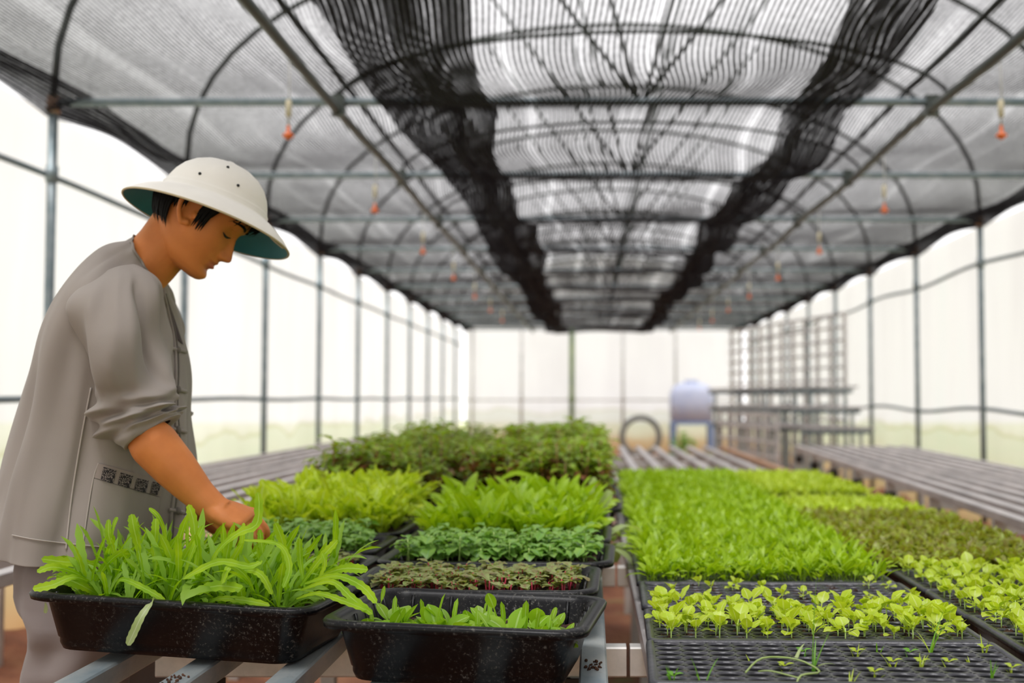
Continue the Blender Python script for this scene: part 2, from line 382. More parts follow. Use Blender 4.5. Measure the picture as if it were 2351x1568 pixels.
def empty(name, loc, label, cat, group=None, rz=0):
    o = bpy.data.objects.new(name, None); COL.objects.link(o); o.location = loc; o.rotation_euler = (0, 0, rz); o.empty_display_size = .05
    return tag(o, label, cat, group)
def link(name, me, parent=None, loc=(0, 0, 0), rz=0, s=1):
    o = bpy.data.objects.new(name, me); COL.objects.link(o); o.location = loc; o.rotation_euler = (0, 0, rz); o.scale = (s, s, s)
    if parent: o.parent = parent
    return o
ORD = ['first', 'second', 'third', 'fourth', 'fifth', 'sixth', 'seventh', 'eighth', 'ninth', 'tenth', 'eleventh', 'twelfth', 'thirteenth', 'fourteenth']
# ------------------------------------------------------------------ setting
XL, XR, ZE = -2.72, 3.25, 2.68        # wall planes and eave height
YS = [5.88+1.95*k for k in range(-3, 11)]   # frame positions, end wall at the last
YE = YS[-1]+.05; XM = (XL+XR)/2
def grid(mb, x0, x1, y0, y1, nx, ny, fz, uvm=True):
    vs = []; uvs = []
    for j in range(ny+1):
        for i in range(nx+1):
            x = x0+(x1-x0)*i/nx; y = y0+(y1-y0)*j/ny; vs.append((x, y, fz(x, y))); uvs.append((x, y))
    fs = [(j*(nx+1)+i, j*(nx+1)+i+1, (j+1)*(nx+1)+i+1, (j+1)*(nx+1)+i) for j in range(ny) for i in range(nx)]
    mb.add(vs, fs, uvs)
def floor_z(x, y):
    n = mnoise.noise(Vector((x*.9, y*.9, 0)))*.03+mnoise.noise(Vector((x*4, y*4, 3)))*.012+mnoise.noise(Vector((x*11, y*11, 5)))*.010
    b = .15*max(0, 1-(x-XL)/.55)**1.2 if x < 0 else .15*max(0, 1-(XR-x)/.5)**1.2
    clear = min(1.0, math.hypot(x+1.05, y-2.35)/.6)     # trodden flat where the man stands
    return (n+b*(.7+.6*mnoise.noise(Vector((x*2, y*2, 9)))))*clear*clear
mb = MB(); grid(mb, XL-.02, XR+.02, -3, YE, 110, 380, floor_z); tag(mb.build('floor', 'floor'), kind='structure')
mb = MB(); grid(mb, -40, 40, -12, 60, 8, 8, lambda x, y: -.06); tag(mb.build('ground', 'ground'), kind='structure')
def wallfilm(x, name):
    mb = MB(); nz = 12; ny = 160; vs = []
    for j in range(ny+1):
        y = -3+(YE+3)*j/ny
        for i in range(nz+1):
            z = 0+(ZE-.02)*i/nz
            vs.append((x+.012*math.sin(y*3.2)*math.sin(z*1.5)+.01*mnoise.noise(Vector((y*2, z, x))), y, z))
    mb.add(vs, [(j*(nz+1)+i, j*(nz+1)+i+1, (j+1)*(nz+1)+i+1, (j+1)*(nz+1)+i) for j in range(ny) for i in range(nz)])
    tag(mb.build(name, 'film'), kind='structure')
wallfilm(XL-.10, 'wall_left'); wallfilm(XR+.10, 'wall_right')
mb = MB(); vs = []; n = 48; m = 16
for j in range(n+1):
    x = XL+(XR-XL)*j/n; rise = 1.6*math.sqrt(max(0, 1-((x-XM)/(XR-XM))**2))
    for i in range(m+1): vs.append((x, YE+.05+.012*math.sin(x*5), (ZE+rise)*i/m))
mb.add(vs, [(j*(m+1)+i, (j+1)*(m+1)+i, (j+1)*(m+1)+i+1, j*(m+1)+i+1) for j in range(n) for i in range(m)])
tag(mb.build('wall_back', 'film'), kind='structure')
# arched roof film
def hoop(t, grow=0):   # t 0..1 across the house
    a = PI*(1-t); r = (XR-XL)/2+grow
    return XM+r*math.cos(a)*(1.0), ZE+.03+(1.62+grow)*math.sin(a)**.85
mb = MB(); vs = []; nt_ = 36; ny = 60
for j in range(ny+1):
    y = -3+(YE+3.2)*j/ny
    for i in range(nt_+1):
        x, z = hoop(i/nt_, .04); vs.append((x, y, z+.012*math.sin(y*3.22)))
mb.add(vs, [(j*(nt_+1)+i, j*(nt_+1)+i+1, (j+1)*(nt_+1)+i+1, (j+1)*(nt_+1)+i) for j in range(ny) for i in range(nt_)])
tag(mb.build('ceiling', 'rooffilm'), kind='structure')

# ------------------------------------------------------------------ posts, rails, roof frames
vis = [y for y in YS if y > 5]
for side, x in (('left', XL), ('right', XR)):
    first = 0
    seen = [y for y in vis[:-1] if side == 'left' or y > 8.5]
    for k, y in enumerate([v for v in YS if -1 < v < 5.5 or (side == 'right' and -1 < v < 8.5)]+seen):
        mb = MB(); mb.tube([(x, y, floor_z(x, y)-.02), (x, y, 1.4), (x, y, ZE)], .024, 12)
        o = mb.build('wall_post', 'pipe')
        c = MB(); c.tube([(x, y, 2.27), (x, y, 2.35)], .032, 10); c.build('rail_clamp', 'pipe', o)
        if y in seen:
            i = seen.index(y)
            lab = f'grey steel post of the {side} plastic wall, {ORD[i]} visible from the front'
        else: lab = f'grey steel post of the {side} wall beside the camera, {ORD[k]} of the nearest posts'
        tag(o, lab, 'post', f'posts of the {side} wall')
        j = MB(); j.tube([(x, y, ZE-.06), (x, y, ZE+.02)], .034, 10); j.build('post_cap', 'rust', o)
for side, x, hs in (('left', XL, (2.307, 1.175)), ('right', XR, (2.30, 1.075))):
    for nm, h in zip(('upper', 'middle'), hs):
        mb = MB(); xx = x-.035 if side == 'left' else x+.035
        pts = [(xx, -3+(YE+3)*i/90, h+(.006*math.sin(i*.7) if side == 'left' else .022*math.sin(i*.62+1))) for i in range(91)]
        mb.tube(pts, .017, 8)
        tag(mb.build('wall_rail', 'pipe'), f'thin grey {nm} rail running along the {side} wall', 'rail', 'rails along the walls')
def frame_meshes():
    tb = MB(); tb.tube([(XL, 0, ZE-.005), (XM, 0, ZE), (XR, 0, ZE-.005)], .021, 10)
    hp = MB(); hp.tube([(hoop(i/28)[0], 0, hoop(i/28)[1]) for i in range(29)], .019, 8)
    ia = MB(); ia.tube([(XM+1.55*math.cos(PI*i/16), 0.0, ZE+.36*math.sin(PI*i/16)) for i in range(17)], .010, 6)
    st = []
    for tx, tz in ((-1.15, 1.48), (-.45, 1.58), (.45, 1.58), (1.15, 1.48)):
        s_ = MB(); s_.tube([(XM-.03*(tx < 0)*1, 0, ZE+.01), (XM+tx, 0, ZE+tz)], .010, 6); st.append(s_.mesh('strut', 'pipedark'))
    return tb.mesh('tie_beam', 'pipe'), hp.mesh('hoop', 'pipedark'), ia.mesh('inner_arch', 'pipedark'), st
tbm, hpm, iam, stm = frame_meshes()
for k, y in enumerate(YS):
    i = k-3
    lab = f'roof frame across the house, {ORD[i]} visible from the front' if i >= 0 else 'roof frame across the house, outside the photo'
    r = empty('roof_frame', (0, y, 0), lab, 'roof frame', 'roof frames')
    for nm, me in [('tie_beam', tbm), ('hoop', hpm), ('inner_arch', iam)]+[('strut', s_) for s_ in stm]:
        link(nm, me, r)
for side, x in (('left', -1.276), ('right', 1.72)):
    mb = MB(); pts = [(x+.01*math.sin(i*.9), -3+(YE+2.9)*i/60, ZE-.045+.004*math.sin(i)) for i in range(61)]
    mb.tube(pts, .024, 10); o = mb.build('roof_purlin', 'pipedark'); tag(o, f'long round steel purlin under the shade net, {side} of centre', 'pipe', 'purlins below the net')
    for y in YS:
        c = MB(); c.box(x-.032, x+.032, y-.025, y+.025, ZE-.075, ZE+.03); c.build('clamp', 'pipedark', o, smooth=False)
for side, x, z in (('left', -1.42, 2.99), ('right', 1.86, 2.99)):
    mb = MB(); mb.tube([(x, -3, z), (x, YE-.1, z)], .017, 8); tag(mb.build('roof_purlin', 'pipedark'), f'upper steel purlin seen through the shade net, {side} of centre', 'pipe', 'purlins above the net')
# end wall members
for k, (px, r_, mt, lab) in enumerate(((1197, .03, 'steelpale', 'thin pale post of the end wall left of the mossy one'), (1313, .055, 'mosspost', 'thick green mossy post in the middle of the end wall'),
        (1430, .03, 'steelpale', 'thin pale post of the end wall behind the tyre'), (1551, .03, 'steelpale', 'thin pale post of the end wall beside the pale blue tank'), (1085, .025, 'steelpale', 'pale post at the left end of the back wall'))):
    x = (px-CX)/FPX*(YE-.03); mb = MB(); mb.tube([(x, YE-.04, -.02), (x, YE-.04, ZE+.0)], r_, 10)
    o = mb.build('end_post', mt); c = MB(); c.tube([(x, YE-.04, 1.14), (x, YE-.04, 1.22)], r_+.01, 8); c.build('rail_clamp', mt, o); tag(o, lab, 'post')
mb = MB(); mb.tube([(XL, YE-.02, 1.15), (XR, YE-.02, 1.15)], .018, 8); tag(mb.build('end_rail', 'steelpale'), 'thin horizontal rail across the end wall', 'rail')

# ------------------------------------------------------------------ shade nets
def netz(x, y, amp):
    ph = (y-YS[0])/1.95; s_ = abs(math.sin(PI*ph))
    return ZE+.035-amp*s_*(.7+.3*math.sin(y*1.7+x*2))+.008*mnoise.noise(Vector((x*3, y*2, 1)))
def net(mb, fx0, fx1, nx, amp, dz=0, edge=None, fold=0):
    ny = 300; vs = []; uvs = []
    for j in range(ny+1):
        y = -2.9+(YE+2.85)*j/ny; a, b = fx0(y), fx1(y)
        for i in range(nx+1):
            t = i/nx; x = a+(b-a)*t; z = netz(x, y, amp)+dz
            if edge: z += edge(t, y)
            if fold: z += fold*math.sin(t*17+math.sin(y*1.3))*math.sin(PI*t)
            vs.append((x, y, z)); uvs.append((x+.045*math.sin(y*3.2+x)*abs(math.sin(PI*(y-YS[0])/1.95))*(1 if abs(x) < 1.2 else .3), y))
    mb.add(vs, [(j*(nx+1)+i, j*(nx+1)+i+1, (j+1)*(nx+1)+i+1, (j+1)*(nx+1)+i) for j in range(ny) for i in range(nx)], uvs)
wv = lambda y, k: .05*math.sin(y*.9+k)+.05*abs(math.sin(PI*(y-YS[0])/1.95))
eL = lambda t, y: -.10*max(0, 1-t/.06)*(1-1.0*abs(math.sin(PI*(y-YS[0])/1.95)))
eR = lambda t, y: -.10*max(0, 1-(1-t)/.06)*(1-1.0*abs(math.sin(PI*(y-YS[0])/1.95)))
mb = MB(); net(mb, lambda y: XL-.03, lambda y: -.66+wv(y, 0), 40, .05, 0, eL); nl = mb.build('shade_net', 'netside')
tag(nl, 'grey knitted shade net stretched under the roof on the left side', 'shade net', 'shade nets')
mb = MB(); net(mb, lambda y: -1.0+wv(y, 0), lambda y: -.47-wv(y, 1)*1.1, 14, .08, -.085, None, .02)
mb.build('folded_hem', 'nethem', nl)
mb = MB(); net(mb, lambda y: XL-.03, lambda y: XL+.20, 4, .05, -.012, lambda t, y: eL(t*.06, y)); mb.build('edge_hem', 'nethem', nl)
mb = MB(); net(mb, lambda y: -.78, lambda y: 1.12, 40, .13, -.075); nc = mb.build('shade_net', 'netmid')
tag(nc, 'light striped shade net sagging in the middle between two dark folds', 'shade net', 'shade nets')
mb = MB(); net(mb, lambda y: 1.05+wv(y, 2)*.5, lambda y: XR+.03, 36, .05, 0, eR); nr = mb.build('shade_net', 'netside')
tag(nr, 'grey knitted shade net stretched under the roof on the right side', 'shade net', 'shade nets')
mb = MB(); net(mb, lambda y: .93+wv(y, 2)*.8, lambda y: 1.28+wv(y, 1)*.9, 12, .08, -.085, None, .02); mb.build('folded_hem', 'nethem', nr)
mb = MB(); net(mb, lambda y: XR-.20, lambda y: XR+.03, 4, .05, -.012, lambda t, y: eR(1-(1-t)*.06, y)); mb.build('edge_hem', 'nethem', nr)

# ------------------------------------------------------------------ sprinklers
def sprinkler_parts():
    a = MB(); a.tube([(0, 0, 0), (.004, 0, -.17), (0, 0, -.34)], .0035, 6)
    b = MB(); b.tube([(0, 0, -.185), (0, 0, -.19), (0, 0, -.26), (0, 0, -.265)], [.006, .013, .013, .006], 10)
    c = MB(); c.tube([(0, 0, -.30), (0, 0, -.315), (0, 0, -.33), (0, 0, -.345), (0, 0, -.35), (0, 0, -.365)], [.005, .008, .008, .026, .026, .006], 12)
    d = MB(); d.tube([(0, 0, -.26), (0, 0, -.30)], .006, 6)
    return [('hose', a.mesh('hose', 'line')), ('weight', b.mesh('weight', 'creamp')), ('connector', d.mesh('connector', 'line')), ('nozzle', c.mesh('nozzle', 'orange'))]
spp = sprinkler_parts()
for side, x in (('left', -1.354), ('right', 1.83)):
    for k in range(8):
        y = 5.2+2.1*k
        if k > 6 and side == 'left': continue
        o = empty('hanging_sprinkler', (x, y, ZE+.02), f'orange tipped sprinkler hanging from the net, {ORD[k]} from the front on the {side}', 'sprinkler', 'sprinklers under the net')
        for nm, me in spp: link(nm, me, o)

# ------------------------------------------------------------------ benches
ZT = .75
def bench(name, xs, y0, y1, crosses, legxs, label, mat='steel', slatw=.045, zt=ZT, origin=(0, 0), rz=0, crossover=(0, 0), legmat='steelpale', endmat=None):
    o = empty(name, (origin[0], origin[1], 0), label, 'bench', None, rz)
    for i, x in enumerate(xs):
        mb = MB(); mb.bar(x-slatw/2, x+slatw/2, y0, y1, zt-.036, zt, .003)
        mb.build('slat', (endmat if endmat and i == len(xs)-1 else mat), o, smooth=False)
    for y in crosses:
        mb = MB(); mb.bar(xs[0]-slatw/2-crossover[0], xs[-1]+slatw/2+crossover[1], y-.02, y+.02, zt-.092, zt-.036, .003)
        mb.build('cross_beam', 'steelpale', o, smooth=False)
        for x in legxs:
            mb = MB(); mb.bar(x-.02, x+.02, y-.02, y+.02, 0.0, zt-.092, .003)
            lg = mb.build('leg', legmat, o, smooth=False)
            b = MB(); b.box(x-.03, x+.03, y-.03, y+.03, zt-.16, zt-.093); b.build('bracket', 'bracket', lg, smooth=False)
    return o
CB = bench('slatted_bench', [-.795, -.635, -.475, -.315, -.155, .003], 1.0, 10.6, [2.25+1.06*k for k in range(8)], (-.73, -.02),
           'galvanised slatted bench carrying the black planting trays beside the man', crossover=(0, .04))
CB2 = bench('slatted_bench', [.115+.1525*k for k in range(8)], 1.0, 10.7, [2.25+1.06*k for k in range(8)], (.2, 1.12),
            'galvanised slatted bench with the seedling cell trays, bare at its far end', 'slatpale', crossover=(.02, 0), endmat='rust')
LB = bench('slatted_bench', [-1.47-.155*k for k in range(8)], 1.5, 14.2, [2.4+1.3*k for k in range(9)], (-1.5, -2.5),
           'empty slatted bench along the left plastic wall behind the man', 'slatpale')
RB = bench('slatted_bench', [.02+.118*k for k in range(9)], 0, 7.9, [.5+1.05*k for k in range(8)], (.02, .90),
           'empty slatted bench along the right plastic wall', 'slatpale', origin=(1.46, 3.0), rz=-math.radians(3.1))
# upright and stacked bench frames at the far right
def slat_panel(name, label, loc, rz, Lx, H, nv, nh, rr=.017, posts=True):
    o = empty(name, loc, label, 'bench frame', None, rz)
    for k in range(nv):
        x = Lx*k/(nv-1); mb = MB(); mb.bar(x-rr, x+rr, -.018, .018, 0, H, .003); mb.build('upright', 'slatpale', o, smooth=False)
    for k in range(nh):
        z = .06+(H-.08)*k/(nh-1); mb = MB(); mb.bar(-.03, Lx+.03, -.04, -.016, z-.014, z+.014, .003); mb.build('slat', 'slatpale', o, smooth=False)
    return o
ang = math.atan2(11.1-14.6, 2.42-1.78)
slat_panel('upright_bench_frame', 'upright slatted bench frame standing tallest among the stacked frames at right', (1.97, 16.5, 0), math.atan2(-3.5, .83), 3.6, 2.14, 11, 15)
slat_panel('upright_bench_frame', 'lower upright slatted bench frame standing in front of the tallest one', (1.45, 13.2, 0), math.atan2(-1.9, .33), 1.93, 1.05, 7, 8)
def flat_frame(label, loc, rz, Lx, Wy, z, legs=True, n=8):
    o = empty('stacked_bench_frame', loc, label, 'bench frame', 'bench frames stacked at the far right', rz)
    for k in range(n):
        y = Wy*k/(n-1); mb = MB(); mb.bar(0, Lx, y-.014, y+.014, z-.022, z, .003); mb.build('slat', 'slatpale', o, smooth=False)
    for k in range(4):
        x = .25+(Lx-.5)*k/3; mb = MB(); mb.bar(x-.02, x+.02, -.05, Wy+.05, z-.075, z-.03, .003); mb.build('cross_beam', 'pipe', o, smooth=False)
        if legs:
            for y in (.03, Wy-.03):
                mb = MB(); mb.bar(x-.015, x+.015, y-.015, y+.015, 0, z-.075, .003); lg = mb.build('leg', 'steel', o, smooth=False)
    return o
flat_frame('stacked bench frame lying level, topmost of the pile beside the right wall', (1.50, 15.2, 0), ang, 3.4, .60, 1.31)
flat_frame('stacked bench frame lying level, just below the topmost one', (1.50, 15.1, 0), ang+.004, 3.5, .60, 1.10)
flat_frame('stacked bench frame lying lowest of the pile, poking towards the right wall', (1.51, 15.0, 0), ang+.008, 3.6, .60, .90)
# ------------------------------------------------------------------ far objects
mb = MB(); R = .37; cx, cz = .98, .40
pts = [(cx+R*math.cos(2*PI*k/40), YE-1.9, cz+R*math.sin(2*PI*k/40)) for k in range(40)]
rg = []
for k in range(41):
    a = 2*PI*k/40; d = Vector((math.cos(a), 0, math.sin(a))); c = Vector((cx, YE-1.9, .43))+d*.37
    rg.append([c+d*.058*math.cos(2*PI*q/10)+Vector((0, .08, 0))*math.sin(2*PI*q/10) for q in range(10)])
mb.rings(rg, caps=(False, False)); tag(mb.build('tyre', 'tyre'), 'grey tyre standing upright in front of the end wall', 'tyre')
o = empty('water_tank', (2.02, YE-1.6, 0), 'pale blue plastic tank on a blue stand near the end wall', 'tank')
mb = MB()
def rrect(hx, hy, c, n=5):
    out = []
    for q, (sx, sy) in enumerate(((1, 1), (-1, 1), (-1, -1), (1, -1))):
        for k in range(n+1):
            a = PI/2*q+PI/2*k/n; out.append((sx*(hx-c)+c*math.cos(a), sy*(hy-c)+c*math.sin(a)))
    return out
mb.rings([[(x, y, z) for x, y in rrect(hx, hx*.8, .1)] for hx, z in ((.36, .72), (.42, .75), (.43, 1.1), (.42, 1.3), (.36, 1.42), (.22, 1.50))]); mb.build('tank_body', 'bluew', o)
mb = MB(); mb.tube([(0, 0, 1.49), (0, 0, 1.56)], .13, 14); mb.build('tank_lid', 'bluew', o)
mb = MB(); mb.box(-.42, .42, -.34, .34, .66, .72); mb.build('stand_top', 'blue', o, smooth=False)
for sx in (-.38, .38):
    for sy in (-.3, .3):
        mb = MB(); mb.box(sx-.04, sx+.04, sy-.04, sy+.04, -.02, .66); mb.build('stand_leg', 'blue', o, smooth=False)
def bush(loc, sx, sz, mat, label, n=160, seed=1):
    rnd = random.Random(seed); mb = MB()
    for k in range(n):
        a = rnd.random()*2*PI; r = sx*math.sqrt(rnd.random()); z = rnd.random()*sz*(1-.5*(r/sx)**2)
        mb.leaf((r*math.cos(a), r*math.sin(a)*.7, z), a+rnd.uniform(-1, 1), .16, .07, rnd.uniform(10, 70), 70, 'oval', segs=4, rnd=rnd)
    o = empty('bush', loc, label, 'plant'); mb.build('foliage', mat, o)
    s_ = MB()
    for k in range(5): s_.tube([(0, 0, -.03), (rnd.uniform(-.5, .5)*sx, rnd.uniform(-.3, .3)*sx, sz*.7)], .008, 5)
    s_.build('stems', 'brownstem', o)
bush((1.63, YE-4.4, 0), .18, .62, 'mint', 'dark green bush growing between the tyre and the pale blue tank', seed=3)
bush((2.15, YE-5.4, 0), .38, .30, 'olive', 'low brownish green plants growing in front of the blue stand', seed=4)
# ------------------------------------------------------------------ planting trays
def big_tray(label, cx, cy, Lx, Ly, H, rz=0, roll=0, soil=.55, z=ZT, top=.93):
    """black deep tray: centre of its floor at (cx, cy); Lx, Ly outer rim size"""
    o = empty('planting_tray', (cx, cy, z), label, 'tray', None, rz); o.rotation_euler = (0, roll, rz)
    hx, hy = Lx/2, Ly/2
    def ring(dx, zz, c): return [(x, y, zz) for x, y in rrect(hx+dx, hy+dx, c, 6)]
    mb = MB()
    rr = [ring(-.052, .006, .03), ring(-.050, 0, .03), ring(-.042, .001, .035), ring(-.038, .010, .037), ring(-.0375, .019, .037), ring(-.0355, .0205, .037), ring(-.022, H-.020, .040), ring(-.019, H-.014, .041),
          ring(-.006, H-.014, .045), ring(.000, H-.012, .047), ring(.002, H-.004, .048), ring(-.001, H, .047), ring(-.010, H+.0012, .045), ring(-.019, H-.001, .041), ring(-.022, H-.006, .038),
          ring(-.026, H-.012, .036), ring(-.042, .02, .03), ring(-.048, .008, .028)]
    mb.rings(rr, caps=(True, True))
    # inner corner ribs
    rb = mb
    for sx in (-1, 1):
        for k in (-2, -1, 0, 1, 2):
            y = k*Ly/6.5; x = sx*(hx-.0255); rb.tube([(x-sx*.012, y, .03), (x, y, H-.008)], .0035, 6)
    for sy in (-1, 1):
        for k in (-2, -1, 1, 2):
            x = k*Lx/6.0; y = sy*(hy-.0255); rb.tube([(x, y-sy*.012, .03), (x, y, H-.008)], .0035, 6)
    mb.build('tray_shell', 'tray', o)
    sb = MB(); zs = H*soil; k_ = .032+.016*(1-soil)
    nx, ny = 40, 28; sx, sy = hx-k_-.004, hy-k_-.004
    grid(sb, -sx, sx, -sy, sy, nx, ny, lambda x, y: zs+.006*mnoise.noise(Vector((x*25+cx*9, y*25, 1)))+.005*mnoise.noise(Vector((x*70, y*70, cx))))
    rnd = random.Random(int(cx*1000))
    for q in range(160):
        x, y = rnd.uniform(-sx, sx), rnd.uniform(-sy, sy); r = rnd.uniform(.002, .005)
        sb.ball((x, y, zs+.003), (r, r*.8, r*.7), 6, 4)
    sb.build('soil', 'soil', o)
    o['soil_z'] = zs; del o['soil_z']
    return o, zs
def variants(n, fn, seed):
    out = []
    for k in range(n):
        rnd = random.Random(seed+k); mb = MB(); mats = fn(mb, rnd); out.append(mb.mesh('plant', mats))
    return out
def pl_tongue(mb, rnd):
    for k in range(rnd.randint(7, 10)):
        L = rnd.uniform(.085, .165); mb.leaf((rnd.uniform(-.006, .006), rnd.uniform(-.006, .006), -.004), rnd.random()*2*PI, L, rnd.uniform(.009, .0145)*(.75+L*1.6), rnd.uniform(58, 90), rnd.choice((20, 35, 60, 85, 110)), 'tongue', .13, .3, 15, rnd.uniform(-.5, .5), rnd.uniform(-.9, .9), rnd=rnd)
    for k in range(2):
        L = rnd.uniform(.05, .08); mb.leaf((0, 0, 0), rnd.random()*6.3, L, .02, 50, 70, 'oval', .0, .2, 8, rnd=rnd)
    return ['tongue']
def pl_spoon(mb, rnd):
    for k in range(rnd.randint(7, 9)):
        L = rnd.uniform(.030, .055); mb.leaf((0, 0, -.002), k*1.05+rnd.uniform(-.4, .4), L, rnd.uniform(.020, .028), rnd.uniform(20, 72), rnd.uniform(10, 60), 'spoon', .0, .15, 10, rnd.uniform(-.3, .3), rnd=rnd)
    if rnd.random() < .4: mb.leaf((.004, 0, 0), rnd.random()*6, rnd.uniform(.035, .05), .008, 88, 15, 'tongue', .05, .3, 8, rnd=rnd)
    return ['spoon']
def pl_red(mb, rnd):
    for k in range(3):
        x, y = rnd.uniform(-.008, .008), rnd.uniform(-.008, .008); h = rnd.uniform(.012, .026)
        mb.tube([(x*.5, y*.5, -.003), (x, y, h)], .0011, 5, mi=1)
        for q in range(3):
            mb.leaf((x, y, h-.002*q), rnd.random()*6.3, rnd.uniform(.014, .024), rnd.uniform(.014, .02), rnd.uniform(0, 40), 40, 'oval', .0, .15, 5, ruf=.05, rnd=rnd)
    return ['redleaf', 'redstem']
def pl_mint(mb, rnd):
    h = rnd.uniform(.028, .052); mb.tube([(0, 0, -.003), (.003, 0, h)], .0013, 5, mi=1)
    for q in range(11):
        mb.leaf((0, 0, h*(.35+.65*q/10)), q*2.4+rnd.uniform(-.3, .3), rnd.uniform(.022, .036), rnd.uniform(.018, .026), rnd.uniform(0, 45), 55, 'oval', .10, .2, 7, ruf=.05, rnd=rnd)
    return ['mint', 'greenstem']
def pl_lettuce(mb, rnd):
    for q in range(8):
        L = rnd.uniform(.06, .13); mb.leaf((0, 0, -.003), q*.85+rnd.uniform(-.3, .3), L, rnd.uniform(.024, .034), rnd.uniform(55, 88), rnd.uniform(10, 80), 'spoon', .22, .25, 11, rnd.uniform(-.5, .5), rnd.uniform(-.5, .5), ruf=.12, rnd=rnd)
    return ['lettuce']
def pl_salad(mb, rnd):
    for q in range(8):
        L = rnd.uniform(.06, .12); mb.leaf((0, 0, -.003), q*.85+rnd.uniform(-.3, .3), L, rnd.uniform(.018, .028), rnd.uniform(55, 88), rnd.uniform(10, 70), 'spoon', .10, .2, 10, rnd.uniform(-.5, .5), rnd.uniform(-.5, .5), ruf=.04, rnd=rnd)
    return ['dense']
def pl_amar(mb, rnd):
    h = rnd.uniform(.14, .22); bx, by = rnd.uniform(-.02, .02), rnd.uniform(-.02, .02)
    mb.tube([(0, 0, -.003), (bx*.3, by*.3, h*.5), (bx, by, h)], [.0035, .003, .002], 6, mi=1)
    for q in range(22):
        t = .25+.75*q/21; p = (bx*t*t, by*t*t, h*t); az = q*2.4+rnd.uniform(-.4, .4); L = rnd.uniform(.045, .075)*(1.1-.2*t)
        mb.leaf(p, az, L, L*.62, rnd.uniform(5, 55), 65, 'oval', 0, .2, 7, ruf=.05, rnd=rnd, mi=0 if t > .72 or rnd.random() < .45 else 2)
    return ['amaranth', 'brownstem', 'amared']
def pl_seed(mb, rnd):
    h = rnd.uniform(.006, .022); mb.tube([(0, 0, -.006), (0, 0, h)], .0009, 5, mi=1)
    for q in range(rnd.randint(4, 6)):
        mb.leaf((0, 0, h*.7), q*1.5+rnd.uniform(-.3, .3), rnd.uniform(.018, .034), rnd.uniform(.013, .019), rnd.uniform(25, 80), rnd.uniform(10, 60), 'spoon', .0, .15, 8, rnd.uniform(-.3, .3), ruf=.04, rnd=rnd)
    return ['seedling', 'greenstem']
V = {k: variants(n, f, s) for k, n, f, s in (('tongue', 7, pl_tongue, 10), ('spoon', 5, pl_spoon, 30), ('red', 5, pl_red, 50), ('mint', 5, pl_mint, 70),
     ('lettuce', 5, pl_lettuce, 90), ('salad', 4, pl_salad, 95), ('amar', 5, pl_amar, 110), ('seed', 7, pl_seed, 130))}
def fill(o, zs, kind, nx, ny, Lx, Ly, part, jit=.3, drop=0, smin=.85, smax=1.15, seed=0, inset=.045):
    rnd = random.Random(seed); sx, sy = Lx/2-inset, Ly/2-inset
    for j in range(ny):
        for i in range(nx):
            if rnd.random() < drop: continue
            x = -sx+2*sx*(i+.5+rnd.uniform(-jit, jit))/nx; y = -sy+2*sy*(j+.5+rnd.uniform(-jit, jit))/ny
            link(part, rnd.choice(V[kind]), o, (x, y, zs), rnd.random()*6.28, rnd.uniform(smin, smax))

# tray 1: long toothed leaves, in front of the man
T1, z1 = big_tray('black planting tray overflowing with long toothed bright green leaves, nearest the man', -.665, 2.055, .485, .35, .097, -math.radians(6.5), math.radians(2.4), .70, z=ZT+.012)
fill(T1, z1, 'tongue', 10, 7, .485, .35, 'leafy_seedling', .35, 0, .72, 1.08, 5, .05)
# a few single leaves the photo shows clearly, rooted in tray 1 (tray space)
bpy.context.view_layer.update()
inv1 = T1.matrix_world.inverted()
def hero(pts, wd, mat='tongue', tooth=.13, normal=(0, -1, .3)):
    mb = MB(); mb.path_leaf([inv1 @ W(px, py, Y) for px, py, Y in pts], wd*.82, normal, tooth, 20); mb.build('long_leaf', mat, T1)
hero([(360, 1372, 1.99), (352, 1378, 1.88), (325, 1415, 1.845), (306, 1455, 1.84), (293, 1482, 1.84)], .017, 'pale', .06, (0, -1, 0))
hero([(215, 1340, 1.98), (170, 1325, 1.93), (120, 1343, 1.90), (75, 1352, 1.89)], .017)
hero([(235, 1345, 2.0), (165, 1312, 1.95), (120, 1302, 1.92), (85, 1314, 1.9)], .015)
hero([(240, 1300, 2.05), (200, 1292, 2.02), (150, 1290, 2.0), (95, 1283, 1.98)], .019)
hero([(225, 1365, 1.98), (180, 1340, 1.95), (130, 1320, 1.93)], .022)
hero([(268, 1340, 2.0), (262, 1270, 1.99), (250, 1230, 1.98), (250, 1192, 1.98)], .014)
hero([(255, 1240, 1.98), (262, 1205, 1.98), (270, 1187, 1.98)], .009)
hero([(325, 1330, 2.0), (318, 1260, 1.99), (308, 1215, 1.98), (302, 1180, 1.98)], .019)
hero([(372, 1330, 2.05), (380, 1240, 2.04), (366, 1190, 2.03), (342, 1166, 2.03)], .010, 'tongue', .03)
hero([(360, 1340, 1.99), (355, 1270, 1.99), (357, 1220, 1.98), (358, 1190, 1.98)], .017)
hero([(440, 1330, 2.03), (448, 1260, 2.02), (445, 1200, 2.02), (433, 1158, 2.02)], .019)
hero([(432, 1320, 1.99), (430, 1240, 1.99), (430, 1180, 1.98)], .008)
hero([(420, 1330, 1.95), (440, 1270, 1.94), (468, 1205, 1.94)], .012)
hero([(470, 1330, 1.95), (500, 1265, 1.93), (545, 1225, 1.92), (588, 1205, 1.92), (595, 1160, 1.92), (592, 1130, 1.92)], .018)
hero([(545, 1300, 1.95), (555, 1250, 1.94), (560, 1200, 1.94)], .010)
hero([(610, 1320, 1.95), (602, 1260, 1.94), (596, 1215, 1.94)], .012)
hero([(655, 1320, 1.97), (650, 1250, 1.96), (632, 1200, 1.95)], .017)
hero([(700, 1350, 1.95), (690, 1290, 1.95), (688, 1235, 1.94)], .013)
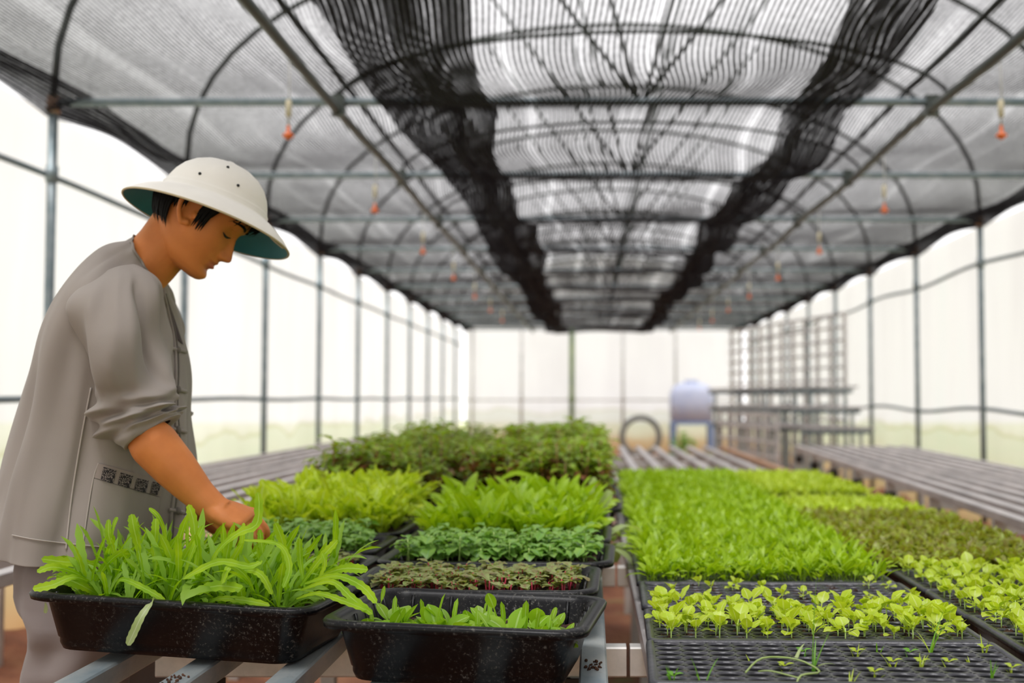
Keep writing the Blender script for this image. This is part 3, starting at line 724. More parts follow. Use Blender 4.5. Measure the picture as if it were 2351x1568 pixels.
hero([(560, 1240, 1.92), (640, 1250, 1.9), (665, 1300, 1.89), (650, 1350, 1.88)], .013)
hero([(690, 1345, 1.95), (730, 1290, 1.93), (775, 1240, 1.92)], .016)
hero([(720, 1350, 1.93), (745, 1300, 1.92), (740, 1270, 1.92)], .010)
hero([(740, 1320, 1.95), (790, 1305, 1.92), (845, 1308, 1.9)], .018)
hero([(700, 1340, 1.93), (770, 1322, 1.9), (830, 1345, 1.87), (865, 1385, 1.85)], .016)
hero([(690, 1355, 1.92), (760, 1335, 1.88), (810, 1375, 1.85), (855, 1410, 1.83)], .015)
hero([(680, 1375, 1.92), (730, 1362, 1.88), (790, 1380, 1.85), (840, 1400, 1.83)], .012)
hero([(470, 1392, 1.93), (500, 1375, 1.90), (560, 1378, 1.89), (620, 1390, 1.88)], .013)
hero([(400, 1378, 1.95), (440, 1362, 1.90), (500, 1345, 1.89), (560, 1352, 1.88)], .020)
hero([(560, 1320, 1.95), (600, 1290, 1.9), (570, 1300, 1.88), (500, 1290, 1.88), (420, 1330, 1.88)], .013)
hero([(260, 1360, 1.98), (280, 1330, 1.94), (340, 1355, 1.91), (380, 1380, 1.9)], .012)
hero([(500, 1340, 1.95), (560, 1310, 1.9), (600, 1320, 1.88), (625, 1365, 1.88)], .013)
hero([(590, 1385, 1.95), (570, 1330, 1.9), (530, 1300, 1.88), (510, 1340, 1.87)], .012)
hero([(104, 1383, 1.93), (106, 1395, 1.93), (104, 1408, 1.93)], .008, 'pale')
# tray 2: sparse spoon seedlings
T2, z2 = big_tray('black planting tray with sparse young spoon leaf seedlings, front centre', -.193, 1.905, .405, .325, .095, -math.radians(7), math.radians(1.2), .56)
for x, y, s, k in ((-.125, -.055, 1.1, 0), (-.10, -.07, 1.0, 1), (-.14, .0, .9, 2), (-.045, -.06, 1.35, 3), (-.02, -.075, 1.1, 0), (-.065, -.03, 1.0, 4), (.015, -.07, .9, 1), (.04, -.075, .8, 2), (.052, -.02, 1.05, 3), (.075, -.07, 1.2, 0), (.055, -.085, 1.0, 4),
                   (.095, -.05, 1.25, 1), (.115, -.08, 1.0, 2), (.13, -.075, .9, 3), (-.005, .0, .9, 0), (.155, -.085, .7, 4), (-.15, -.085, .9, 3), (.0, .05, .7, 2), (-.08, -.01, 1.0, 1), (.02, .0, .9, 2), (.10, .0, 1.0, 4), (-.115, -.03, 1.1, 0), (.13, -.03, .9, 2), (-.03, -.03, 1.1, 3)):
    link('seedling', V['spoon'][k], T2, (x, y+.025, z2), x*40, s*1.12)
bpy.context.view_layer.update(); inv2 = T2.matrix_world.inverted()
for pts, wd in (([(1140, 1415, 1.86), (1130, 1385, 1.85), (1120, 1362, 1.84)], .020), ([(1268, 1440, 1.8), (1270, 1415, 1.8), (1277, 1394, 1.8)], .010),
                ([(870, 1400, 1.9), (878, 1370, 1.9), (883, 1345, 1.9)], .008), ([(1280, 1445, 1.8), (1284, 1430, 1.8), (1282, 1420, 1.8)], .006)):
    mb = MB(); mb.path_leaf([inv2 @ W(a, b, c) for a, b, c in pts], wd*.85, (0, -1, .2), .02, 12, spoon=True); mb.build('tall_leaf', 'spoon', T2)
# trays behind
def row_tray(label, cx, cy, Lx, Ly, kind, nx, ny, part, soil=.75, seed=0, smin=.85, smax=1.15, rz=-.03, H=.09):
    o, zs = big_tray(label, cx, cy, Lx, Ly, H, rz, 0, soil); fill(o, zs, kind, nx, ny, Lx, Ly, part, .35, .02, smin, smax, seed); return o
row_tray('black tray of low red stemmed seedlings behind the front centre tray', -.215, 2.26, .46, .33, 'red', 13, 8, 'red_seedling', .80, 1, .9, 1.35)
row_tray('black tray of red stemmed seedlings partly hidden behind the overflowing tray', -.625, 2.42, .33, .33, 'red', 9, 7, 'red_seedling', .80, 2, .9, 1.3, -.05)
row_tray('black tray of round green seedlings behind the red stemmed ones, right of its twin', -.20, 2.63, .50, .34, 'mint', 11, 8, 'green_seedling', .85, 3, .9, 1.25)
row_tray('black tray of round green seedlings behind the red stemmed ones, left of its twin', -.71, 2.79, .46, .33, 'mint', 11, 7, 'green_seedling', .85, 4, .9, 1.25)
row_tray('black tray of salad seedlings behind the round green ones, right side of the bench', -.20, 3.02, .50, .36, 'salad', 12, 7, 'salad_seedling', .85, 5, .9, 1.25)
LT = row_tray('black tray of frilly yellow green lettuce behind the round green ones, left side', -.71, 3.16, .46, .33, 'lettuce', 10, 7, 'lettuce_seedling', .85, 6, .85, 1.25)
ST = row_tray('black tray of salad leaves before the tall red stemmed plants, right side', -.20, 3.41, .50, .36, 'salad', 11, 7, 'salad_seedling', .85, 7, .95, 1.35)
TT = row_tray('black tray of taller yellow lettuce before the tall red stemmed plants, left side', -.71, 3.54, .46, .33, 'lettuce', 9, 6, 'lettuce_seedling', .85, 8, 1.0, 1.45)
for k in range(5):
    wh = ['nearest', 'second', 'third', 'fourth', 'farthest'][k]
    row_tray(f'black tray of tall red stemmed leafy plants, {wh} of the right hand row', -.17, 3.87+.46*k, .54, .42, 'amar', 8, 6, 'tall_plant', .85, 20+k, .80+.02*k, 1.08+.02*k)
    row_tray(f'black tray of tall red stemmed leafy plants, {wh} of the left hand row', -.70, 3.95+.46*k, .48, .42, 'amar', 7, 6, 'tall_plant', .85, 30+k, .75+.025*k, 1.02+.025*k)
bpy.context.view_layer.update()
def tall(tray, pts, wd, mat, spoon=False):
    iv = tray.matrix_world.inverted(); mb = MB(); mb.path_leaf([iv @ W(a, b, c) for a, b, c in pts], wd, (0, -1, .1), .12, 14, spoon=spoon); mb.build('tall_leaf', mat, tray)
tall(LT, [(640, 1205, 3.1), (628, 1160, 3.1), (612, 1125, 3.1), (598, 1100, 3.1)], .030, 'lettuce', True)
tall(LT, [(600, 1210, 3.05), (594, 1170, 3.05), (600, 1135, 3.05), (605, 1115, 3.05)], .028, 'lettuce')
tall(LT, [(648, 1210, 3.1), (650, 1160, 3.1), (640, 1125, 3.1), (606, 1108, 3.1)], .026, 'lettuce')
tall(LT, [(760, 1205, 3.2), (755, 1160, 3.2), (748, 1135, 3.2)], .034, 'lettuce', True)
tall(LT, [(800, 1195, 3.2), (798, 1150, 3.2), (790, 1118, 3.2)], .030, 'lettuce')
tall(TT, [(742, 1185, 3.6), (736, 1140, 3.6), (734, 1105, 3.6), (736, 1078, 3.6)], .040, 'olive')
tall(ST, [(948, 1190, 3.45), (945, 1160, 3.45), (944, 1122, 3.45)], .036, 'lettuce')
tall(ST, [(1270, 1180, 3.4), (1240, 1110, 3.4), (1190, 1085, 3.4), (1150, 1100, 3.4)], .014, 'dense')
tall(ST, [(1345, 1190, 3.4), (1352, 1140, 3.4), (1366, 1095, 3.4)], .020, 'pale')
tall(ST, [(1370, 1205, 3.35), (1385, 1160, 3.35), (1402, 1125, 3.35)], .028, 'pale')
tall(ST, [(1050, 1190, 3.4), (1048, 1165, 3.4), (1050, 1140, 3.4)], .045, 'dense')
mb = MB(); c_ = ST.matrix_world.inverted() @ W(1072, 1156, 3.4); mb.ball(c_, .010, 10, 8); mb.tube([c_, c_+Vector((0, 0, -.08))], .0015, 5)
M['pink'] = simple('petal_pink', (.75, .55, .58), None, 20, .7); mb.build('flower_bud', 'pink', ST)
# a dusty rosette hanging over the bench edge, and a big upright dark leaf at the left
o = empty('drooping_plant', (.03, 3.03, ZT), 'wilting broad leaved plant drooping over the gap between the benches', 'plant')
mb = MB(); rnd = random.Random(3)
for q in range(11):
    mb.leaf((rnd.uniform(-.02, .02), rnd.uniform(-.05, .05), .05), rnd.uniform(-1.6, 1.6), rnd.uniform(.07, .14), rnd.uniform(.03, .045), rnd.uniform(0, 60), rnd.uniform(60, 110), 'oval', .05, .2, 8, rnd=rnd)
mb.build('leaves', 'pale', o); s_ = MB(); s_.tube([(0, 0, 0), (0, .02, .06)], .006, 6); s_.build('stem', 'brownstem', o)
# ------------------------------------------------------------------ cell trays
NXC, NYC = 13, 8
def cell_tray_mesh(nx, ny, px, py, depth=.042):
    """plate with round tapered cells; origin at the near left corner of the rim, top at z=depth"""
    mb = MB(); mg = .0125; r = min(px, py)*.455; n = 14
    for j in range(ny):
        for i in range(nx):
            cx_, cy_ = mg+px*(i+.5), mg+py*(j+.5)
            sq = []; c0 = []; c1 = []; c2 = []
            for k in range(n):
                a = 2*PI*k/n+PI/4; ca, sa = math.cos(a), math.sin(a); m_ = max(abs(ca), abs(sa))
                sq.append((cx_+px/2*ca/m_, cy_+py/2*sa/m_, depth)); c0.append((cx_+px*.462*ca, cy_+py*.455*sa, depth-.0002)); c1.append((cx_+px*.435*ca, cy_+py*.425*sa, depth-.003)); c2.append((cx_+r*.62*ca, cy_+r*.62*sa, .003))
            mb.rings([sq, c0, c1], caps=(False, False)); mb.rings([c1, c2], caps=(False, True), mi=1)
    Lx, Ly = nx*px+2*mg, ny*py+2*mg
    def rect(d, z, c=.012): return [(Lx/2+x, Ly/2+y, z) for x, y in rrect(Lx/2+d, Ly/2+d, c, 3)]
    inner = [(x, y, z) for (x, y, z) in rect(-mg, depth, .0008)]
    mb.rings([inner, rect(-mg+.002, depth+.003, .004), rect(-.004, depth+.003), rect(0, depth+.001), rect(.001, depth-.008), rect(-.004, depth-.006)], caps=(False, False))
    mb.rings([rect(-.010, depth-.004), rect(-.016, .0)], caps=(False, False))
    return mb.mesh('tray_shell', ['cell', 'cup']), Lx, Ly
PXC, PYC = .0400, .0325
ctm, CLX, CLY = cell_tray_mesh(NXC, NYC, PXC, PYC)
def soil_mesh(fillz, nx=NXC, ny=NYC, px=PXC, py=PYC, frac=1.0, seed=0, up=.012):
    rnd = random.Random(seed); mb = MB()
    for j in range(ny):
        for i in range(nx):
            if rnd.random() > frac: continue
            cx_, cy_ = .0125+px*(i+.5), .0125+py*(j+.5); r = .0125; z = fillz+rnd.uniform(-.003, .003)
            ring = [(cx_+r*math.cos(k*.785), cy_+r*math.sin(k*.785), z+rnd.uniform(-.0015, .0015)) for k in range(8)]
            mb.add(ring+[(cx_, cy_, z+rnd.uniform(.0, .004))], [(k, (k+1) % 8, 8) for k in range(8)])
            for q in range(4): mb.ball((cx_+rnd.uniform(-.008, .008), cy_+rnd.uniform(-.008, .008), z+.002), rnd.uniform(.0015, .0035), 5, 4)
    return mb.mesh('soil', 'soil')
def cell_tray(label, x, y, rz=0, z=ZT, soil=None, group=None):
    o = empty('seedling_tray', (x, y, z), label, 'seedling tray', group, rz)
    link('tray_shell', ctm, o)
    if soil: link('soil', soil, o)
    return o
soilA = soil_mesh(.030, seed=1, frac=.8); soilB = soil_mesh(.036, seed=2)
RZ = -.018
XA, XB = .078, .645
# row 0: almost empty tray with weeds
def gap(y): return y
A0 = cell_tray('nearly empty black cell tray with a few weeds, front right', XA, 1.60, -.030, soil=soilA, z=ZT+.005)
def weed(mb, rnd, h, n=3, w_=.0025):
    for q in range(n): mb.leaf((rnd.uniform(-.002, .002), 0, -.01), rnd.random()*6.3, h*rnd.uniform(.7, 1), w_, rnd.uniform(65, 88), rnd.uniform(10, 60), 'blade', 0, .3, 6, rnd=rnd)
rnd = random.Random(12)
for i, j, h, n in ((0, 0, .035, 4), (1, 0, .045, 3), (3, 4, .02, 2), (6, 0, .028, 3), (5, 5, .02, 2), (7, 5, .03, 3), (8, 3, .03, 3), (8, 6, .03, 2), (9, 5, .02, 2), (9, 3, .03, 4), (10, 6, .04, 3), (11, 4, .02, 3), (12, 6, .03, 3), (12, 2, .02, 3), (11, 1, .035, 3), (12, 0, .03, 3), (7, 1, .02, 3), (4, 2, .02, 2), (10, 3, .02, 3)):
    mb = MB(); weed(mb, rnd, h*1.4, n, .0032)
    if rnd.random() < .6:
        for q in range(3): mb.leaf((0, 0, .010), q*2.1, .015, .010, 30, 30, 'oval', segs=5, rnd=rnd)
    mb.build('weed', 'seedling' if rnd.random() < .6 else 'grass', A0, loc=(.0125+PXC*(i+.5), .0125+PYC*(j+.5), .036))
mb = MB(); weed(mb, random.Random(8), .07, 2, .004); mb.leaf((0, 0, -.02), 0, .155, .008, 89, 3, 'blade', 0, .3, 6)
mb.leaf((.001, .001, 0), .3, .065, .004, 70, 10, 'blade', 0, .3, 6); mb.build('tall_grass_blade', 'grass', A0, loc=(.0125+PXC*5.5, .0125+PYC*2.5, .036))
mb = MB(); weed(mb, random.Random(4), .10, 2, .0035); mb.build('tall_grass_blade', 'grass', A0, loc=(.0125+PXC*10.4, .0125+PYC*6.5, .036))
# pulled white root lying on the tray
mb = MB(); mb.tube(catmull([Vector(p) for p in ((.135, .045, .052), (.165, .09, .062), (.215, .10, .058), (.24, .06, .05), (.205, .01, .056), (.195, -.002, .04))], 20), .0014, 6)
mb.tube(catmull([Vector(p) for p in ((.205, .01, .052), (.17, .04, .055), (.155, .06, .05))], 10), .0011, 5)
mb.leaf((.215, .1, .06), .9, .03, .006, 50, 30, 'blade', segs=5); mb.leaf((.24, .07, .055), -.3, .025, .005, 30, 40, 'blade', segs=5)
r_ = mb.build('uprooted_sprout', 'pale', None, loc=(XA, 1.60, ZT)); tag(r_, 'uprooted pale sprout lying on the nearly empty cell tray', 'sprout')
def seeded(label, x, y, rz, drop=.25, s0=.8, s1=1.15, seed=0, kind='seed', part='seedling', empty_rows=0, z=ZT):
    o = cell_tray(label, x, y, rz, soil=soilB, z=z); rnd = random.Random(seed)
    for j in range(NYC-empty_rows):
        for i in range(NXC):
            if rnd.random() < drop: continue
            link(part, rnd.choice(V[kind]), o, (.0125+PXC*(i+.5)+rnd.uniform(-.010, .010), .0125+PYC*(j+.5)+rnd.uniform(-.009, .009), .037), rnd.random()*6.3, rnd.uniform(s0, s1))
    return o
A1 = seeded('black cell tray of small yellow green seedlings behind the nearly empty one', XA+.012, 1.905, -.022, .0, .95, 1.5, 1)
A2 = seeded('black cell tray almost bare, wedged before the dense green seedlings', XA+.016, 2.20, -.02, .90, .7, .95, 2, z=ZT+.003)
soilC = soil_mesh(.040, seed=5)
Bm1 = cell_tray('black cell tray filled with brown soil at the right edge of the photo', XB+.03, 1.52, -.02, soil=soilC)
B0 = seeded('black cell tray of yellow green seedlings at the right edge, nearest of its row', XB+.012, 1.815, -.02, .04, .95, 1.5, 3, z=ZT+.004)
B1 = seeded('black cell tray of yellow green seedlings, second from the front in the right hand row', XB+.02, 2.11, -.02, .03, .95, 1.5, 4)
B2 = seeded('black cell tray of yellow green seedlings just before the purple tinged ones', XB+.026, 2.40, -.02, .02, .95, 1.5, 6)
# dense trays: foliage nobody could count, one mesh per tray
def dense_mesh(kind, seed, mat, h0, h1, n=900, wd=.012):
    rnd = random.Random(seed); mb = MB(); Lx, Ly = CLX, CLY
    for q in range(n):
        i, j = rnd.randrange(NXC), rnd.randrange(NYC); x = .0125+PXC*(i+.5)+rnd.gauss(0, .007); y = .0125+PYC*(j+.5)+rnd.gauss(0, .006)
        mb.leaf((x, y, .038), rnd.random()*6.3, rnd.uniform(h0, h1), wd*rnd.uniform(.8, 1.3), rnd.uniform(50, 88), rnd.uniform(10, 90), 'spoon', .0, .2, 6, rnd.uniform(-.5, .5), ruf=.05, rnd=rnd)
    return mb.mesh('foliage', mat)
DM = {'dense': [dense_mesh('d', 200+k, 'dense', .045, .075) for k in range(3)], 'olive': [dense_mesh('o', 210+k, 'olive', .035, .065, 1000, .018) for k in range(3)], 'lime': [dense_mesh('l', 220+k, 'seedling', .035, .06, 800, .016) for k in range(3)]}
def dense_tray(label, x, y, kind, k, s=1.0):
    o = cell_tray(label, x, y, RZ, soil=None)
    f = link('foliage', DM[kind][k % 3], o); tag(f, kind='stuff'); f.scale = (1, 1, s)
    if kind != 'dense': o.scale = (.88, 1, .9)
    return o
pos = ['nearest', 'second', 'third', 'fourth', 'fifth', 'sixth', 'seventh', 'eighth', 'ninth', 'tenth', 'eleventh', 'farthest']
y = 2.50
for k in range(11):
    dense_tray(f'cell tray packed with fresh green seedlings, {pos[k]} in the left row of the right bench', XA+.018+.003*k, y, 'dense', k, 1); y += .297
for k in range(4):
    dense_tray(f'cell tray packed with purple tinged seedlings, {pos[k]} of four', XB+.018, 2.70+.297*k, 'olive', k)
for k in range(2):
    dense_tray(f'cell tray packed with pale lime seedlings, {pos[k]} one behind the purple tinged trays', XB+.01, 3.90+.297*k, 'lime', k)
for k in range(4):
    dense_tray(f'cell tray packed with pale lime seedlings, {pos[k]} one beyond the dark gap', XB+.0, 4.70+.297*k, 'lime', k, 1.1)
# crumbs of soil on the slats
rnd = random.Random(44)
for (px_, py_), lab in (((385, 1552), 'scatter of dark soil crumbs on the slat under the overflowing tray'), ((1372, 1520), 'scatter of dark soil crumbs on the pale slat beside the front centre tray')):
    Y = (ZC-ZT)*FPX/(py_-915); c = W(px_, py_, Y); mb = MB()
    for q in range(26):
        r = rnd.uniform(.0012, .003); mb.ball((rnd.uniform(-.014, .014), rnd.uniform(-.035, .035), r*.7), r, 6, 4)
    xs_ = min((-.795, -.635, -.475, -.315, -.155, .003), key=lambda v: abs(v-c.x))
    tag(mb.build('soil_crumbs', 'clod', None, loc=(xs_, Y, ZT)), lab, 'soil', kind='stuff')
# ------------------------------------------------------------------ the man
YM = 2.35
def P(px, py, dy=0.0): return W(px, py, YM+dy)
def itp(tab, z):
    zs = [t[0] for t in tab]; return [float(np.interp(z, zs, [t[k] for t in tab])) for k in range(1, len(tab[0]))]
def gs(v, s): return math.exp(-(v/s)**2)
# head in its own frame: x forward, y left, z up, origin between the ear canals
HEAD = [  # z, front, back, half width
    (-.124, .066, .030, .010), (-.121, .078, .016, .026), (-.115, .083, .004, .037), (-.105, .086, -.010, .046), (-.095, .085, -.022, .052), (-.080, .082, -.036, .058), (-.065, .084, -.048, .063),
    (-.045, .086, -.064, .067), (-.020, .086, -.080, .070), (.005, .085, -.090, .073), (.020, .089, -.094, .075), (.035, .094, -.096, .076), (.060, .093, -.096, .077),
    (.085, .081, -.090, .073), (.105, .060, -.074, .060), (.120, .032, -.048, .038), (.129, .008, -.018, .012)]
def head_pt(z, a, grow=0.0):
    F, B, Wd = itp(HEAD, z); c = (F+B)/2*.6+.0*F
    ca, sa = math.cos(a), math.sin(a)
    ex = 2.35 if z < .05 else 2.1
    k = (abs(ca)**ex+abs(sa)**ex)**(-1/ex)
    x = c+((F-c) if ca > 0 else (c-B))*ca*k; y = Wd*sa*k
    if ca > 0:                                   # face detail
        nb = float(np.interp(z, [-.052, -.046, -.040, -.034, -.010, .012, .022], [0, .010, .021, .024, .011, .002, 0]))
        wn = float(np.interp(z, [-.05, -.036, -.01, .02], [.013, .012, .008, .008]))
        x += nb*gs(y, wn)
        x += .007*gs(abs(y)-.0145, .006)*gs(z+.040, .008)               # nostril wings
        x -= .013*gs(abs(y)-.031, .015)*gs(z-.006, .013)                # eye sockets
        x += .0075*gs(abs(y)-.031, .012)*gs(z-.004, .009)               # closed lids
        x += .0035*gs(abs(y)-.028, .020)*gs(z-.027, .007)               # brows
        x += .0085*gs(y, .021)*gs(z+.0585, .006)+.0095*gs(y, .019)*gs(z+.0735, .007)   # lips
        x -= .0045*gs(y, .024)*gs(z+.0658, .0025)
        x -= .004*gs(y, .018)*gs(z+.084, .006)                          # below the lip
        x += .005*gs(y, .018)*gs(z+.103, .012)
        y += math.copysign(.004, y)*gs(abs(y)-.055, .02)*gs(z+.02, .03)  # cheekbone
    if z < -.04: z = -.04+(z+.04)*.80
    if grow:
        d = Vector((x-.0, y, (z-.02)*.6)).normalized(); return Vector((x, y, z))+d*grow
    return Vector((x, y, z))
HS = 1.0
pitch, yaw, rollh = math.radians(38), math.radians(9), math.radians(-2)
HM = Matrix.Translation(P(456, 493, 0)) @ Matrix.Rotation(yaw, 4, 'Z') @ Matrix.Rotation(pitch, 4, 'Y') @ Matrix.Rotation(rollh, 4, 'X') @ Matrix.Scale(HS, 4)
HP = Matrix.Translation(P(488, 482, .0)) @ Matrix.Rotation(math.radians(4), 4, 'Z') @ Matrix.Rotation(math.radians(17.0), 4, 'Y') @ Matrix.Rotation(math.radians(-9), 4, 'X') @ Matrix.Scale(.96, 4)
prof = [(.0, .106), (.012, .1055), (.030, .103), (.050, .097), (.068, .087), (.084, .072), (.095, .055), (.101, .040), (.1045, .028), (.1065, .0235), (.1085, .021), (.109, .013), (.114, .0085), (.128, .002), (.143, -.007), (.156, -.017), (.167, -.0275), (.1705, -.0315)]
HPI = HP.inverted()
def under_hat(v, m):
    """hair and scalp are pressed inside the helmet"""
    q = HPI @ Vector(v)
    if q.z < -.04: return Vector(v)
    q.z = min(q.z, .106-m); r = math.hypot(q.x, q.y)
    lim = float(np.interp(-q.z-m*.6, [-e[1] for e in prof], [e[0] for e in prof]))-m
    if r > lim > 0: q.x *= lim/r; q.y *= lim/r
    return HP @ q
body = MB()
nz, na = 110, 128
zs = [-.124+(.253)*(k/nz) for k in range(nz+1)]
body.rings([[under_hat(HM @ head_pt(z, 2*PI*k/na), .012) for k in range(na)] for z in zs])
# ears: a curved rim, a bowl and a lobe
def ear(sg):
    c = Vector((.008, sg*.075, -.004))
    out = []
    rim = [(.011, .032), (.000, .040), (-.016, .038), (-.027, .024), (-.029, .006), (-.025, -.010), (-.016, -.023), (-.005, -.032), (.004, -.029)]
    fl = [0, .009, .015, .019, .019, .015, .010, .005, 0]
    pts = [HM @ (c+Vector((a-.2*b*0, sg*(.004+f), b))) for (a, b), f in zip(rim, fl)]
    body.tube(catmull(pts, 26), [HS*(.0050 if 3 < k < 24 else .0038) for k in range(27)], 10)
    # bowl
    q = [HM @ (c+Vector((-.008, sg*(.002+t*.002), .004))) for t in (0, 1)]
    vs = []
    for i in range(7):
        r = i/6
        vs.append([HM @ (c+Vector((-.008+.0165*r*math.cos(2*PI*k/20), sg*(.001+.008*r*r*(1 if math.cos(2*PI*k/20) < .3 else .2)), .004+.028*r*math.sin(2*PI*k/20)))) for k in range(20)])
    back = [[v-(HM.to_3x3() @ Vector((0, sg*.006, 0))) for v in ring] for ring in vs]
    body.rings(vs[1:]+back[:0:-1])
    body.ball(HM @ (c+Vector((.001, sg*.005, -.026))), .0075*HS, 12, 8)
    body.ball(HM @ (c+Vector((.006, sg*.003, -.006))), (.006*HS, .005*HS, .008*HS), 10, 8)
_h0 = len(body.v); ear(1); ear(-1)
body.v[_h0:] = [tuple(under_hat(v, .010)) for v in body.v[_h0:]]
# neck and trunk
def oval(c, ax, hy, hx, n=32):
    ax = ax.normalized(); return [c+ax*hx*math.cos(2*PI*k/n)+Vector((0, hy*math.sin(2*PI*k/n), 0)) for k in range(n)]
def sect(bk, fr, hy, dy=0, n=32, ex=2.0):
    b, f = P(*bk, dy), P(*fr, dy); c = (b+f)/2; h = (f-b)/2; out = []
    for k in range(n):
        a = 2*PI*k/n; ca, sa = math.cos(a), math.sin(a); q = (abs(ca)**ex+abs(sa)**ex)**(-1/ex)
        out.append(c+h*ca*q+Vector((0, hy*sa*q, 0)))
    return out
body.rings([sect((372, 452), (452, 560), .052), sect((356, 492), (418, 610), .056), sect((330, 528), (391, 642), .058), sect((300, 560), (372, 662), .055), sect((278, 600), (352, 700), .060), sect((262, 650), (350, 740), .11), sect((225, 730), (360, 800), .15),
            sect((190, 820), (370, 880), .15), (sect((160, 950), (375, 980), .14)), sect((135, 1080), (370, 1090), .14), sect((120, 1190), (350, 1190), .15), sect((115, 1290), (330, 1290), .15), sect((110, 1370), (310, 1370), .13)])
def limb(pts, rad, n=22, segs=28, flat=None):
    c = catmull([Vector(p) for p in pts], segs); r = np.interp(np.linspace(0, len(pts)-1, segs+1), range(len(pts)), rad)
    body.tube(c, [float(v) for v in r], n, flat=flat)
# near (right) arm
aY = -.185
sh, el, wr = P(262, 712, aY+.03), P(322, 985, aY-.02), P(494, 1168, aY-.0)
limb([sh, P(285, 830, aY), P(312, 940, aY-.01), el], [.038, .034, .031, .032])
limb([P(318, 975, aY), P(352, 1018, aY-.01), P(405, 1078, aY-.005), P(456, 1134, aY), wr, P(512, 1180, aY)], [.030, .0445, .0395, .0300, .0265, .028], flat=(Vector((0, 1, 0)), .88))
# far (left) arm
bY = .16
limb([P(300, 700, bY), P(340, 880, bY+.02), P(372, 1010, bY)], [.055, .048, .043])
limb([P(372, 1010, bY), P(420, 1100, bY), P(478, 1178, bY-.02), P(528, 1216, bY-.05)], [.043, .041, .030, .026], flat=(Vector((0, 1, 0)), .85))
# hands: back of the hand, four fingers closing downwards on a stem, thumb from the side of the palm
def hand(wrist, knuck, tips, side, thumb, pr=.026):
    wrist, knuck = Vector(wrist), Vector(knuck); ax = (knuck-wrist).normalized(); side = Vector(side).normalized(); dn = ax.cross(side).normalized()
    if dn.z > 0: dn = -dn
    rg = []
    for t, wd, th in ((-.22, .020, .018), (0, .026, .021), (.2, .033, .021), (.5, .040, .020), (.8, .043, .018), (1.0, .041, .015), (1.1, .030, .010)):
        c = wrist+(knuck-wrist)*t
        rg.append([c+side*wd*math.cos(2*PI*k/20)*1.0+dn*th*math.sin(2*PI*k/20) for k in range(20)])
    body.rings(rg)
    Ls = [(.043, .026, .020), (.047, .030, .022), (.044, .028, .021), (.034, .021, .018)]
    for q in range(4):
        s0 = (.030-.0195*q); base = knuck+side*s0-ax*.006; Lq = Ls[q]; p = [base-ax*.01, base]; d = ax
        bend = tips[q]; cur = base
        for m_, (ln, bd) in enumerate(zip(Lq, bend)):
            d = (Matrix.Rotation(math.radians(bd), 3, side if ax.cross(dn).dot(side) > 0 else -side) @ d).normalized(); 
            cur = cur+d*ln*.92+side*(-.0012*q if m_ else 0); p.append(cur.copy())
        r = .0092 if q < 3 else .0078
        body.tube(catmull(p, 20), [r*(1.12-.035*k*.6) if k < 19 else r*.55 for k in range(21)], 12)
        body.ball(cur, r*.66, 10, 8)
        body.ball(base-dn*.003, .0105, 10, 8)
    tp = [Vector(v) for v in thumb]; body.tube(catmull(tp, 16), [.016-.0065*k/16 for k in range(17)], 12); body.ball(tp[-1], .0085, 10, 8)
k1 = P(566, 1196, aY+.01)
hand(wr, k1, [(30, 45, 25), (36, 50, 28), (42, 52, 30), (48, 50, 30)], (.18, 1, .28), [P(508, 1196, aY-.005), P(528, 1222, aY-.01), P(556, 1238, aY+.0), P(580, 1246, aY+.02)])
hand(P(520, 1212, bY-.05), P(580, 1228, bY-.08), [(30, 45, 30), (36, 48, 30), (42, 50, 30), (46, 50, 30)], (.25, -1, .15), [P(535, 1228, bY-.09), P(560, 1244, bY-.11), P(592, 1246, bY-.13)])
